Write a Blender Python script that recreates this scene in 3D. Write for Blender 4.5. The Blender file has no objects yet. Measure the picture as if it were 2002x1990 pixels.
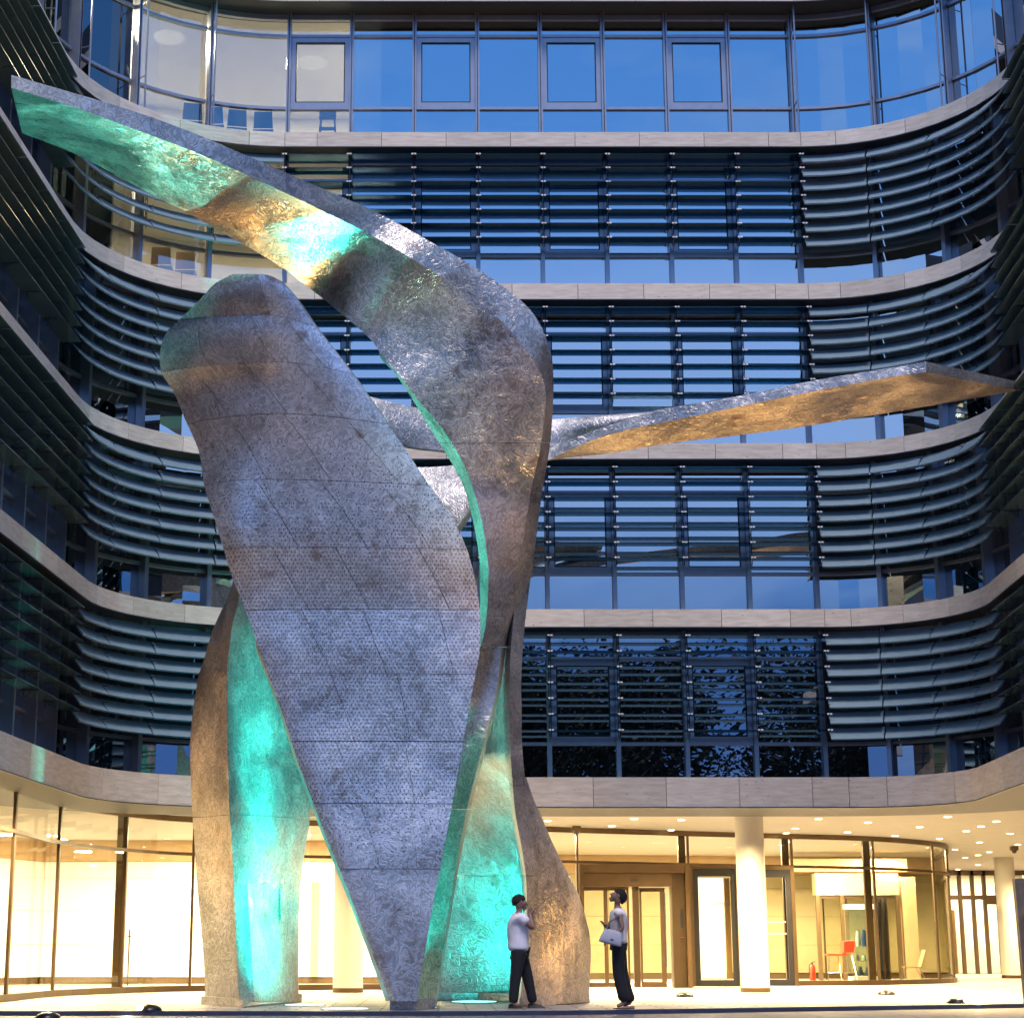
import bpy, bmesh, math, random
from mathutils import Vector, Matrix
R = math.radians
random.seed(7)
scene = bpy.context.scene
# ------------------------------------------------------------------ camera, sky, sun, exposure
CAM_H = 0.925
F, PX, PY = 3571.0, 857.0, 995.0                  # measured focal length and centre, in photo pixels
TH = math.atan(860 / 3571.0); CT, ST = math.cos(TH), math.sin(TH)
cam = bpy.data.cameras.new('camera'); cam_o = bpy.data.objects.new('camera', cam)
scene.collection.objects.link(cam_o); scene.camera = cam_o
cam_o.location = (0, 0, CAM_H); cam_o.rotation_euler = (R(90) + TH, 0, 0)
cam.sensor_width = 36; cam.lens = F / 2002 * 36; cam.shift_x = (1001 - 857) / 2002
cam.clip_start = 0.1; cam.clip_end = 2000

world = bpy.data.worlds.new('World'); scene.world = world; world.use_nodes = True
wn, wl = world.node_tree.nodes, world.node_tree.links
wn.clear()
w_out = wn.new('ShaderNodeOutputWorld'); w_bg = wn.new('ShaderNodeBackground')
w_tc = wn.new('ShaderNodeTexCoord'); w_sep = wn.new('ShaderNodeSeparateXYZ')
wl.new(w_tc.outputs['Generated'], w_sep.inputs[0])
w_ramp = wn.new('ShaderNodeValToRGB'); wl.new(w_sep.outputs['Z'], w_ramp.inputs[0])
er = w_ramp.color_ramp
er.elements[0].position = 0.0; er.elements[0].color = (0.06, 0.16, 0.50, 1)
er.elements[1].position = 1.0; er.elements[1].color = (0.80, 0.84, 1.05, 1)
for p, c in ((0.15, (0.035, 0.14, 0.48, 1)), (0.195, (0.07, 0.26, 0.80, 1)), (0.245, (0.38, 0.62, 1.2, 1)), (0.33, (0.36, 0.62, 1.25, 1)), (0.405, (0.13, 0.42, 1.12, 1)), (0.50, (0.10, 0.36, 1.02, 1)), (0.62, (0.42, 0.60, 1.0, 1)), (0.74, (0.66, 0.74, 1.0, 1))):
    e = er.elements.new(p); e.color = c
w_map = wn.new('ShaderNodeMapping'); w_map.inputs['Scale'].default_value = (1.2, 1.2, 5.0)
wl.new(w_tc.outputs['Generated'], w_map.inputs[0])
w_no = wn.new('ShaderNodeTexNoise'); w_no.inputs['Scale'].default_value = 3.2; w_no.inputs['Detail'].default_value = 7
w_no.inputs['Distortion'].default_value = 0.6
wl.new(w_map.outputs[0], w_no.inputs['Vector'])
w_cr = wn.new('ShaderNodeValToRGB'); wl.new(w_no.outputs[0], w_cr.inputs[0])
w_cr.color_ramp.elements[0].position = 0.48; w_cr.color_ramp.elements[0].color = (0, 0, 0, 1)
w_cr.color_ramp.elements[1].position = 0.75; w_cr.color_ramp.elements[1].color = (0.55, 0.55, 0.55, 1)
w_mx = wn.new('ShaderNodeMixRGB'); wl.new(w_cr.outputs[0], w_mx.inputs[0]); wl.new(w_ramp.outputs[0], w_mx.inputs[1])
w_mx.inputs[2].default_value = (0.42, 0.62, 1.0, 1)
w_sky = wn.new('ShaderNodeTexSky'); w_sky.sky_type = 'NISHITA'; w_sky.sun_disc = False
w_sky.sun_elevation = R(3); w_sky.sun_rotation = R(0)
w_sm = wn.new('ShaderNodeMixRGB'); w_sm.blend_type = 'ADD'; w_sm.inputs[0].default_value = 0.012
wl.new(w_mx.outputs[0], w_sm.inputs[1]); wl.new(w_sky.outputs[0], w_sm.inputs[2])
wl.new(w_sm.outputs[0], w_bg.inputs[0]); w_bg.inputs[1].default_value = 1.0
wl.new(w_bg.outputs[0], w_out.inputs[0])

sun = bpy.data.lights.new('sun', 'SUN'); sun_o = bpy.data.objects.new('sun', sun); scene.collection.objects.link(sun_o)
sun.energy = 2.2; sun.angle = R(18); sun.color = (1.0, 0.88, 0.88)
sun_o.rotation_euler = (R(30), 0, R(4))            # soft dusk glow from behind the camera
scene.view_settings.view_transform = 'Standard'; scene.view_settings.look = 'None'
scene.view_settings.exposure = 0.0; scene.view_settings.gamma = 1.0; scene.view_settings.use_curve_mapping = False
scene.render.engine = 'CYCLES'
cy = scene.cycles
cy.use_denoising = True; cy.max_bounces = 7; cy.diffuse_bounces = 3; cy.glossy_bounces = 4
cy.transmission_bounces = 6; cy.transparent_max_bounces = 12
cy.sample_clamp_indirect = 4.0; cy.caustics_reflective = False; cy.caustics_refractive = False; cy.use_light_tree = True

# ------------------------------------------------------------------ helpers
def ray(x, y):
    u, v = (x - PX) / F, (PY - y) / F
    return Vector((u, CT - v * ST, ST + v * CT))
def at(x, y, Y):
    """world point seen at photo pixel (x, y) at the distance Y from the camera"""
    d = ray(x, y); return Vector((d.x * Y / d.y, Y, CAM_H + d.z * Y / d.y))
def on(x, y, H):
    """world point seen at photo pixel (x, y) on the level H"""
    d = ray(x, y); k = (H - CAM_H) / d.z; return Vector((d.x * k, d.y * k, H))
def XY(x, Y, H=2.0):
    return (x - PX) / F * (Y * CT + (H - CAM_H) * ST)

COL = scene.collection
def link(o, parent=None):
    COL.objects.link(o)
    if parent is not None: o.parent = parent
    return o
def tag(o, label=None, cat=None, group=None, kind=None):
    if label: o['label'] = label
    if cat: o['category'] = cat
    if group: o['group'] = group
    if kind: o['kind'] = kind
    return o
def empty(name, loc=(0, 0, 0), rz=0.0):
    o = bpy.data.objects.new(name, None); o.location = loc; o.rotation_euler = (0, 0, rz); o.empty_display_size = 0.2
    return link(o)
def copy_tree(o, parent=None):
    c = o.copy(); link(c, parent)
    for ch in [x for x in COL.objects if x.parent == o]:
        copy_tree(ch, c)
    return c

class MB:
    def __init__(s): s.v = []; s.f = []; s.uv = None
    def add(s, vs, fs):
        n = len(s.v); s.v += [tuple(p) for p in vs]; s.f += [tuple(i + n for i in f) for f in fs]; return s
    def box(s, x0, x1, y0, y1, z0, z1):
        return s.add([(x0,y0,z0),(x1,y0,z0),(x1,y1,z0),(x0,y1,z0),(x0,y0,z1),(x1,y0,z1),(x1,y1,z1),(x0,y1,z1)],
              [(0,3,2,1),(4,5,6,7),(0,1,5,4),(1,2,6,5),(2,3,7,6),(3,0,4,7)])
    def hexa(s, b, t):
        return s.add(list(b) + list(t), [(0,3,2,1),(4,5,6,7),(0,1,5,4),(1,2,6,5),(2,3,7,6),(3,0,4,7)])
    def prism(s, poly, z0, z1):
        n = len(poly)
        return s.add([(p[0], p[1], z0) for p in poly] + [(p[0], p[1], z1) for p in poly],
              [tuple(range(n))[::-1], tuple(range(n, 2*n))] + [(i, (i+1) % n, n + (i+1) % n, n + i) for i in range(n)])
    def tube(s, p0, p1, r0, r1=None, n=8, cap=True):
        r1 = r0 if r1 is None else r1
        p0, p1 = Vector(p0), Vector(p1); d = (p1 - p0).normalized()
        a = d.orthogonal().normalized(); b = d.cross(a)
        vs = [p0 + (a*math.cos(2*math.pi*i/n) + b*math.sin(2*math.pi*i/n))*r0 for i in range(n)] + \
             [p1 + (a*math.cos(2*math.pi*i/n) + b*math.sin(2*math.pi*i/n))*r1 for i in range(n)]
        fs = [(i, (i+1) % n, n + (i+1) % n, n + i) for i in range(n)]
        if cap: fs += [tuple(range(n))[::-1], tuple(range(n, 2*n))]
        return s.add(vs, fs)
    def path(s, pts, r, n=6):
        for a, b in zip(pts[:-1], pts[1:]): s.tube(a, b, r, r, n)
        return s
    def lathe(s, prof, c=(0, 0, 0), n=20):
        vs = []; fs = []
        for r, z in prof:
            for i in range(n):
                a = 2*math.pi*i/n; vs.append((c[0] + r*math.cos(a), c[1] + r*math.sin(a), c[2] + z))
        for k in range(len(prof) - 1):
            for i in range(n):
                j = (i+1) % n; fs.append((k*n+i, k*n+j, (k+1)*n+j, (k+1)*n+i))
        fs.append(tuple(range(n))[::-1]); fs.append(tuple(range((len(prof)-1)*n, len(prof)*n)))
        return s.add(vs, fs)
    def strip(s, sections, closed=True, caps=True):
        """loft through equal sized sections (lists of points)"""
        k = len(sections[0]); vs = [p for sec in sections for p in sec]; fs = []
        for i in range(len(sections) - 1):
            for j in range(k if closed else k - 1):
                a, b = i*k + j, i*k + (j+1) % k
                fs.append((a, b, b + k, a + k))
        if caps and closed:
            fs.append(tuple(range(k))[::-1]); fs.append(tuple((len(sections)-1)*k + j for j in range(k)))
        return s.add(vs, fs)
    def mesh(s, name, m=None, smooth=None):
        me = bpy.data.meshes.new(name); me.from_pydata(s.v, [], s.f)
        bm = bmesh.new(); bm.from_mesh(me); bmesh.ops.recalc_face_normals(bm, faces=bm.faces); bm.to_mesh(me); bm.free()
        if m: me.materials.append(m)
        if smooth:
            me.shade_smooth(); me.set_sharp_from_angle(angle=R(smooth))
        return me
    def build(s, name, m, parent=None, smooth=None, kind=None):
        o = bpy.data.objects.new(name, s.mesh(name, m, smooth))
        if kind: o['kind'] = kind
        return link(o, parent)

def text_mesh(name, body, size, extrude, m, parent, align='LEFT'):
    tx = bpy.data.curves.new(name, 'FONT'); tx.body = body; tx.size = size; tx.extrude = extrude; tx.align_x = align
    to = bpy.data.objects.new(name, tx); COL.objects.link(to); bpy.context.view_layer.update()
    me = bpy.data.meshes.new_from_object(to.evaluated_get(bpy.context.evaluated_depsgraph_get())); bpy.data.objects.remove(to)
    me.materials.clear(); me.materials.append(m); return link(bpy.data.objects.new(name, me), parent)
# ------------------------------------------------------------------ materials
M = {}
def nt(name):
    m = bpy.data.materials.new(name); m.use_nodes = True
    n, l = m.node_tree.nodes, m.node_tree.links
    b = n.get('Principled BSDF'); M[name] = m
    return m, n, l, b
def simple(name, col, rough=0.5, metal=0.0, noise=0.08, scale=8.0, bump=0.0):
    m, n, l, b = nt(name)
    b.inputs['Roughness'].default_value = rough; b.inputs['Metallic'].default_value = metal
    tc = n.new('ShaderNodeTexCoord'); t = n.new('ShaderNodeTexNoise'); t.inputs['Scale'].default_value = scale; t.inputs['Detail'].default_value = 5
    l.new(tc.outputs['Object'], t.inputs['Vector'])
    r = n.new('ShaderNodeValToRGB'); l.new(t.outputs[0], r.inputs[0])
    r.color_ramp.elements[0].position = 0.3; r.color_ramp.elements[1].position = 0.7
    r.color_ramp.elements[0].color = tuple(c*(1-noise) for c in col) + (1,)
    r.color_ramp.elements[1].color = tuple(min(1, c*(1+noise)) for c in col) + (1,)
    l.new(r.outputs[0], b.inputs['Base Color'])
    if bump:
        bp = n.new('ShaderNodeBump'); bp.inputs['Strength'].default_value = bump; bp.inputs['Distance'].default_value = 0.01
        l.new(t.outputs[0], bp.inputs['Height']); l.new(bp.outputs[0], b.inputs['Normal'])
    return m
def emit(name, col, s):
    m, n, l, b = nt(name); n.remove(b)
    e = n.new('ShaderNodeEmission'); e.inputs[0].default_value = tuple(col) + (1,); e.inputs[1].default_value = s
    l.new(e.outputs[0], n['Material Output'].inputs[0]); return m
def glass(name, tint, refl, fac, rough=0.0):
    m, n, l, b = nt(name); n.remove(b)
    tr = n.new('ShaderNodeBsdfTransparent'); tr.inputs[0].default_value = tuple(tint) + (1,)
    gl = n.new('ShaderNodeBsdfGlossy'); gl.inputs[0].default_value = tuple(refl) + (1,); gl.inputs['Roughness'].default_value = rough
    lw = n.new('ShaderNodeFresnel'); lw.inputs[0].default_value = 1.45
    ma = n.new('ShaderNodeMath'); ma.operation = 'ADD'; ma.use_clamp = True; l.new(lw.outputs[0], ma.inputs[0]); ma.inputs[1].default_value = fac
    mx = n.new('ShaderNodeMixShader'); l.new(ma.outputs[0], mx.inputs[0]); l.new(tr.outputs[0], mx.inputs[1]); l.new(gl.outputs[0], mx.inputs[2])
    l.new(mx.outputs[0], n['Material Output'].inputs[0]); return m, n, l, gl

glass('window_glass', (0.36, 0.40, 0.42), (0.92, 0.97, 1.0), 0.52)
glass('room_glass', (0.93, 0.94, 0.90), (0.92, 0.97, 1.0), 0.13)
for nm_ in ('window_glass', 'room_glass'):
    m_ = M[nm_]; n_, l_ = m_.node_tree.nodes, m_.node_tree.links
    tc_ = n_.new('ShaderNodeTexCoord'); no_ = n_.new('ShaderNodeTexNoise'); no_.inputs['Scale'].default_value = .55; no_.inputs['Detail'].default_value = 1.5
    oi_ = n_.new('ShaderNodeObjectInfo'); sc_ = n_.new('ShaderNodeVectorMath'); sc_.operation = 'SCALE'; sc_.inputs[0].default_value = (13, 7, 5); l_.new(oi_.outputs['Random'], sc_.inputs['Scale'])
    ad_ = n_.new('ShaderNodeVectorMath'); l_.new(tc_.outputs['Object'], ad_.inputs[0]); l_.new(sc_.outputs[0], ad_.inputs[1]); l_.new(ad_.outputs[0], no_.inputs['Vector'])
    bp_ = n_.new('ShaderNodeBump'); bp_.inputs['Strength'].default_value = .5; bp_.inputs['Distance'].default_value = .012; l_.new(no_.outputs[0], bp_.inputs['Height'])
    l_.new(bp_.outputs[0], [q for q in n_ if q.type == 'BSDF_GLOSSY'][0].inputs['Normal'])
def clear_glass(name, tint, k):
    m, n, l, b = nt(name); n.remove(b)
    tr = n.new('ShaderNodeBsdfTransparent'); tr.inputs[0].default_value = tuple(tint) + (1,)
    gl = n.new('ShaderNodeBsdfGlossy'); gl.inputs['Roughness'].default_value = 0.0
    fr = n.new('ShaderNodeFresnel'); fr.inputs[0].default_value = 1.3
    ma = n.new('ShaderNodeMath'); ma.operation = 'MULTIPLY'; ma.use_clamp = True; l.new(fr.outputs[0], ma.inputs[0]); ma.inputs[1].default_value = k
    mi = n.new('ShaderNodeMath'); mi.operation = 'MINIMUM'; l.new(ma.outputs[0], mi.inputs[0]); mi.inputs[1].default_value = .22
    mx = n.new('ShaderNodeMixShader'); l.new(mi.outputs[0], mx.inputs[0]); l.new(tr.outputs[0], mx.inputs[1]); l.new(gl.outputs[0], mx.inputs[2])
    l.new(mx.outputs[0], n['Material Output'].inputs[0])
clear_glass('lobby_glass', (0.95, 0.94, 0.86), 1.0)
simple('blade_tinted', (0.06, 0.11, 0.125), 0.22, 0.0, 0.08, 2)
glass('blade_glass', (0.30, 0.55, 0.66), (0.45, 0.75, 0.85), 0.06, 0.08)
glass('case_glass', (0.85, 0.95, 0.9), (1, 1, 1), 0.06)
simple('blade_metal', (0.19, 0.285, 0.345), 0.5, 0.1, 0.05, 3)
bm_ = M['blade_metal'].node_tree; oi_ = bm_.nodes.new('ShaderNodeObjectInfo'); mr_ = bm_.nodes.new('ShaderNodeMapRange'); mr_.inputs[3].default_value = .62; mr_.inputs[4].default_value = .8
bm_.links.new(oi_.outputs['Random'], mr_.inputs[0]); bm_.links.new(mr_.outputs[0], bm_.nodes['Principled BSDF'].inputs['Roughness'])
simple('frame_metal', (0.33, 0.36, 0.44), 0.35, 0.6, 0.06, 5)
simple('dark_metal', (0.045, 0.05, 0.06), 0.4, 0.5, 0.1, 5)
simple('seal_black', (0.008, 0.009, 0.012), 0.6)
simple('bright_metal', (0.92, 0.90, 0.92), 0.6, 0.0)
simple('soffit_dark', (0.035, 0.04, 0.05), 0.5, 0.2)
simple('plaster_white', (0.80, 0.78, 0.72), 0.8, 0, 0.03, 2)
simple('carpet_dark', (0.06, 0.06, 0.07), 0.9)
simple('room_wall', (0.72, 0.70, 0.64), 0.8, 0, 0.03, 2)
simple('wood_wall', (0.42, 0.28, 0.14), 0.55, 0, 0.1, 3)
simple('bronze', (0.12, 0.078, 0.038), 0.38, 0.55, 0.08, 4)
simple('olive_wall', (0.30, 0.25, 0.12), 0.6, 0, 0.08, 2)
simple('bronze_dark', (0.07, 0.045, 0.02), 0.4, 0.5, 0.08, 4)
simple('column_white', (0.74, 0.70, 0.62), 0.7, 0, 0.03, 2)
simple('red_paint', (0.62, 0.04, 0.015), 0.4)
simple('red_seat', (0.70, 0.05, 0.015), 0.6)
simple('chrome', (0.75, 0.72, 0.65), 0.2, 1.0)
simple('black_rubber', (0.012, 0.012, 0.012), 0.6)
simple('skin', (0.24, 0.135, 0.10), 0.55, 0, 0.08, 20)
simple('hair_dark', (0.006, 0.004, 0.003), 0.85, 0, 0.4, 60, 0.4)
simple('shirt_white', (0.80, 0.76, 0.82), 0.85, 0, 0.06, 14, 0.5)
simple('top_white', (0.82, 0.74, 0.70), 0.85, 0, 0.05, 14, 0.5)
simple('trousers_black', (0.008, 0.008, 0.012), 0.85, 0, 0.2, 14, 0.4)
simple('shoe_dark', (0.02, 0.016, 0.016), 0.6)
simple('sole_pale', (0.30, 0.28, 0.27), 0.7)
simple('bag_white', (0.42, 0.42, 0.48), 0.55, 0, 0.05, 10)
simple('leather_dark', (0.035, 0.02, 0.02), 0.5)
simple('chair_grey', (0.22, 0.21, 0.20), 0.7)
simple('chair_blue', (0.05, 0.10, 0.30), 0.7)
simple('bark', (0.05, 0.04, 0.03), 0.9, 0, 0.3, 12, 0.6)
simple('foliage', (0.010, 0.018, 0.012), 0.7, 0, 0.5, 1.5)
simple('dome_black', (0.010, 0.009, 0.012), 0.3, 0.3)
simple('print_grey', (0.10, 0.10, 0.10), 0.7)
simple('stele_metal', (0.22, 0.15, 0.10), 0.45, 0.5, 0.25, 6, 0.3)
simple('letter_white', (0.85, 0.80, 0.70), 0.5)
simple('kerb_blue', (0.055, 0.065, 0.11), 0.35, 0.3, 0.15, 6)
emit('lamp_warm', (1.0, 0.86, 0.55), 14)
emit('lamp_spark', (1.0, 0.93, 0.75), 30)
emit('lamp_cyan', (0.45, 1.0, 0.98), 3.2)
emit('lamp_dome', (1.0, 0.80, 0.60), 9)
emit('light_panel', (1.0, 0.93, 0.78), 2.2)
emit('indicator_red', (1.0, 0.10, 0.02), 1.2)

def travertine():
    m, n, l, b = nt('travertine')
    b.inputs['Roughness'].default_value = 0.62
    tc = n.new('ShaderNodeTexCoord'); mp = n.new('ShaderNodeMapping'); mp.inputs['Scale'].default_value = (1.0, 1.0, 7.0)
    gi = n.new('ShaderNodeObjectInfo'); l.new(tc.outputs['Object'], mp.inputs[0])
    va = n.new('ShaderNodeVectorMath'); va.operation = 'ADD'; l.new(tc.outputs['Object'], va.inputs[0])
    sc = n.new('ShaderNodeVectorMath'); sc.operation = 'SCALE'; sc.inputs[0].default_value = (31, 17, 5); l.new(gi.outputs['Random'], sc.inputs['Scale'])
    l.new(sc.outputs[0], va.inputs[1]); l.new(va.outputs[0], mp.inputs[0])
    t = n.new('ShaderNodeTexNoise'); t.inputs['Scale'].default_value = 2.6; t.inputs['Detail'].default_value = 9; l.new(mp.outputs[0], t.inputs['Vector'])
    r = n.new('ShaderNodeValToRGB'); l.new(t.outputs[0], r.inputs[0])
    r.color_ramp.elements[0].position = 0.30; r.color_ramp.elements[0].color = (0.66, 0.57, 0.49, 1)
    r.color_ramp.elements[1].position = 0.68; r.color_ramp.elements[1].color = (0.86, 0.78, 0.68, 1)
    mp2 = n.new('ShaderNodeMapping'); mp2.inputs['Scale'].default_value = (9, 9, 34); l.new(va.outputs[0], mp2.inputs[0])
    t2 = n.new('ShaderNodeTexNoise'); t2.inputs['Scale'].default_value = 1.0; t2.inputs['Detail'].default_value = 3; l.new(mp2.outputs[0], t2.inputs['Vector'])
    r2 = n.new('ShaderNodeValToRGB'); l.new(t2.outputs[0], r2.inputs[0])
    r2.color_ramp.elements[0].position = 0.685; r2.color_ramp.elements[0].color = (1, 1, 1, 1)
    r2.color_ramp.elements[1].position = 0.72; r2.color_ramp.elements[1].color = (0.42, 0.33, 0.26, 1)
    mm = n.new('ShaderNodeMixRGB'); mm.blend_type = 'MULTIPLY'; mm.inputs[0].default_value = 0.9
    l.new(r.outputs[0], mm.inputs[1]); l.new(r2.outputs[0], mm.inputs[2])
    br = n.new('ShaderNodeMapRange'); l.new(gi.outputs['Random'], br.inputs[0]); br.inputs[3].default_value = 0.86; br.inputs[4].default_value = 1.1
    m3 = n.new('ShaderNodeVectorMath'); m3.operation = 'SCALE'; l.new(mm.outputs[0], m3.inputs[0]); l.new(br.outputs[0], m3.inputs['Scale'])
    l.new(m3.outputs[0], b.inputs['Base Color'])
    bp = n.new('ShaderNodeBump'); bp.inputs['Strength'].default_value = 0.25; bp.inputs['Distance'].default_value = 0.004
    l.new(r2.outputs[0], bp.inputs['Height']); l.new(bp.outputs[0], b.inputs['Normal'])
travertine()

def brushed(name, perforated=False, base=(0.50, 0.49, 0.50), metal=0.78, r0=0.30, r1=0.52, lo_=.62, hi_=1.18, bs=.46):
    """zinc sheet ground with short curling strokes"""
    m, n, l, b = nt(name)
    tc = n.new('ShaderNodeTexCoord')
    di = n.new('ShaderNodeTexNoise'); di.inputs['Scale'].default_value = 3.2; di.inputs['Detail'].default_value = 1
    l.new(tc.outputs['Object'], di.inputs['Vector'])
    ds = n.new('ShaderNodeVectorMath'); ds.operation = 'SCALE'; ds.inputs['Scale'].default_value = 0.55; l.new(di.outputs['Color'], ds.inputs[0])
    da = n.new('ShaderNodeVectorMath'); da.operation = 'ADD'; l.new(tc.outputs['Object'], da.inputs[0]); l.new(ds.outputs[0], da.inputs[1])
    t = n.new('ShaderNodeTexNoise'); t.inputs['Scale'].default_value = 7.5; t.inputs['Detail'].default_value = 1.2; t.inputs['Distortion'].default_value = 1.6
    l.new(da.outputs[0], t.inputs['Vector'])
    # thin contour lines of the noise = curling strokes
    w = n.new('ShaderNodeMath'); w.operation = 'MULTIPLY'; l.new(t.outputs[0], w.inputs[0]); w.inputs[1].default_value = 21.0
    sn = n.new('ShaderNodeMath'); sn.operation = 'SINE'; l.new(w.outputs[0], sn.inputs[0])
    g = n.new('ShaderNodeTexNoise'); g.inputs['Scale'].default_value = 26; g.inputs['Detail'].default_value = 2; l.new(tc.outputs['Object'], g.inputs['Vector'])
    hm = n.new('ShaderNodeMath'); hm.operation = 'MULTIPLY'; l.new(sn.outputs[0], hm.inputs[0]); l.new(g.outputs[0], hm.inputs[1])
    # broad patches of patina, with reflections put into the colour too
    p = n.new('ShaderNodeTexNoise'); p.inputs['Scale'].default_value = 0.75; p.inputs['Detail'].default_value = 6; p.inputs['Roughness'].default_value = 0.65; p.inputs['Distortion'].default_value = 0.8
    l.new(tc.outputs['Object'], p.inputs['Vector'])
    rr = n.new('ShaderNodeMapRange'); l.new(p.outputs[0], rr.inputs[0]); rr.inputs[1].default_value = 0.36; rr.inputs[2].default_value = 0.64
    rr.inputs[3].default_value = r0; rr.inputs[4].default_value = r1; l.new(rr.outputs[0], b.inputs['Roughness'])
    cr = n.new('ShaderNodeValToRGB'); l.new(p.outputs[0], cr.inputs[0])
    cr.color_ramp.elements[0].position = 0.34; cr.color_ramp.elements[0].color = tuple(c*lo_ for c in base) + (1,)
    cr.color_ramp.elements[1].position = 0.62; cr.color_ramp.elements[1].color = tuple(c*hi_ for c in base) + (1,)
    s2 = n.new('ShaderNodeMapRange'); l.new(hm.outputs[0], s2.inputs[0]); s2.inputs[1].default_value = -0.5; s2.inputs[2].default_value = 0.5
    s2.inputs[3].default_value = 0.72; s2.inputs[4].default_value = 1.25
    cm = n.new('ShaderNodeVectorMath'); cm.operation = 'SCALE'; l.new(cr.outputs[0], cm.inputs[0]); l.new(s2.outputs[0], cm.inputs['Scale'])
    col = cm.outputs[0]
    b.inputs['Metallic'].default_value = metal
    # rusty run marks
    ru = n.new('ShaderNodeTexNoise'); ru.inputs['Scale'].default_value = 2.2; ru.inputs['Detail'].default_value = 8; l.new(tc.outputs['Object'], ru.inputs['Vector'])
    rc = n.new('ShaderNodeValToRGB'); l.new(ru.outputs[0], rc.inputs[0]); rc.color_ramp.elements[0].position = 0.62; rc.color_ramp.elements[0].color = (0, 0, 0, 1)
    rc.color_ramp.elements[1].position = 0.74; rc.color_ramp.elements[1].color = (0.7, 0.7, 0.7, 1)
    rm = n.new('ShaderNodeMixRGB'); l.new(rc.outputs[0], rm.inputs[0]); l.new(col, rm.inputs[1]); rm.inputs[2].default_value = (0.22, 0.12, 0.07, 1)
    col = rm.outputs[0]
    if perforated:
        # staggered punched holes, thinning out to stray ones above and below
        sp = n.new('ShaderNodeSeparateXYZ'); l.new(tc.outputs['Object'], sp.inputs[0])
        def ma(op, a, bb=None, cl=False):
            q = n.new('ShaderNodeMath'); q.operation = op; q.use_clamp = cl
            for i, z in enumerate((a, bb)):
                if z is None: continue
                if isinstance(z, (int, float)): q.inputs[i].default_value = z
                else: l.new(z, q.inputs[i])
            return q.outputs[0]
        row = ma('MULTIPLY', sp.outputs['Z'], 1/0.060); ri = ma('FLOOR', row); rf = ma('SUBTRACT', row, ri)
        odd = ma('MULTIPLY', ma('MODULO', ri, 2.0), 0.5)
        cc = ma('ADD', ma('MULTIPLY', sp.outputs['X'], 1/0.064), odd); ci = ma('FLOOR', cc); cf = ma('SUBTRACT', cc, ci)
        dx = ma('MULTIPLY', ma('SUBTRACT', cf, 0.5), 0.064); dz = ma('MULTIPLY', ma('SUBTRACT', rf, 0.5), 0.060)
        d = ma('SQRT', ma('ADD', ma('MULTIPLY', dx, dx), ma('MULTIPLY', dz, dz)))
        hole = ma('LESS_THAN', d, 0.0105)
        cb = n.new('ShaderNodeCombineXYZ'); l.new(ci, cb.inputs[0]); l.new(ri, cb.inputs[1])
        wn_ = n.new('ShaderNodeTexWhiteNoise'); wn_.noise_dimensions = '2D'; l.new(cb.outputs[0], wn_.inputs['Vector'])
        lo = ma('DIVIDE', ma('SUBTRACT', sp.outputs['Z'], 1.9), 1.9, True)
        hi = ma('DIVIDE', ma('SUBTRACT', 10.2, sp.outputs['Z']), 3.4, True)
        dens = ma('MULTIPLY', ma('POWER', lo, 1.5), ma('POWER', hi, 2.2))
        hole = ma('MULTIPLY', hole, ma('LESS_THAN', wn_.outputs['Value'], ma('MULTIPLY', dens, 1.15)))
        hx = n.new('ShaderNodeMixRGB'); l.new(hole, hx.inputs[0]); l.new(col, hx.inputs[1]); hx.inputs[2].default_value = (0.004, 0.004, 0.006, 1)
        col = hx.outputs[0]
        mt = ma('MULTIPLY', ma('SUBTRACT', 1.0, hole), metal); l.new(mt, b.inputs['Metallic'])
        ri2 = n.new('ShaderNodeMath'); ri2.operation = 'MULTIPLY'; ri2.inputs[1].default_value = 0.5
    l.new(col, b.inputs['Base Color'])
    bp = n.new('ShaderNodeBump'); bp.inputs['Strength'].default_value = bs; bp.inputs['Distance'].default_value = 0.008
    l.new(hm.outputs[0], bp.inputs['Height'])
    bp2 = n.new('ShaderNodeBump'); bp2.inputs['Strength'].default_value = 0.22; bp2.inputs['Distance'].default_value = 0.08
    l.new(p.outputs[0], bp2.inputs['Height']); l.new(bp.outputs[0], bp2.inputs['Normal']); l.new(bp2.outputs[0], b.inputs['Normal'])
brushed('zinc'); brushed('zinc_wing', base=(0.47, 0.44, 0.42), metal=.86, r0=.24, r1=.42, bs=.36); brushed('zinc_punched', True, base=(0.66, 0.70, 0.77), metal=.74, lo_=.86, hi_=1.08, r0=.22, r1=.42, bs=.20)

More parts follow.
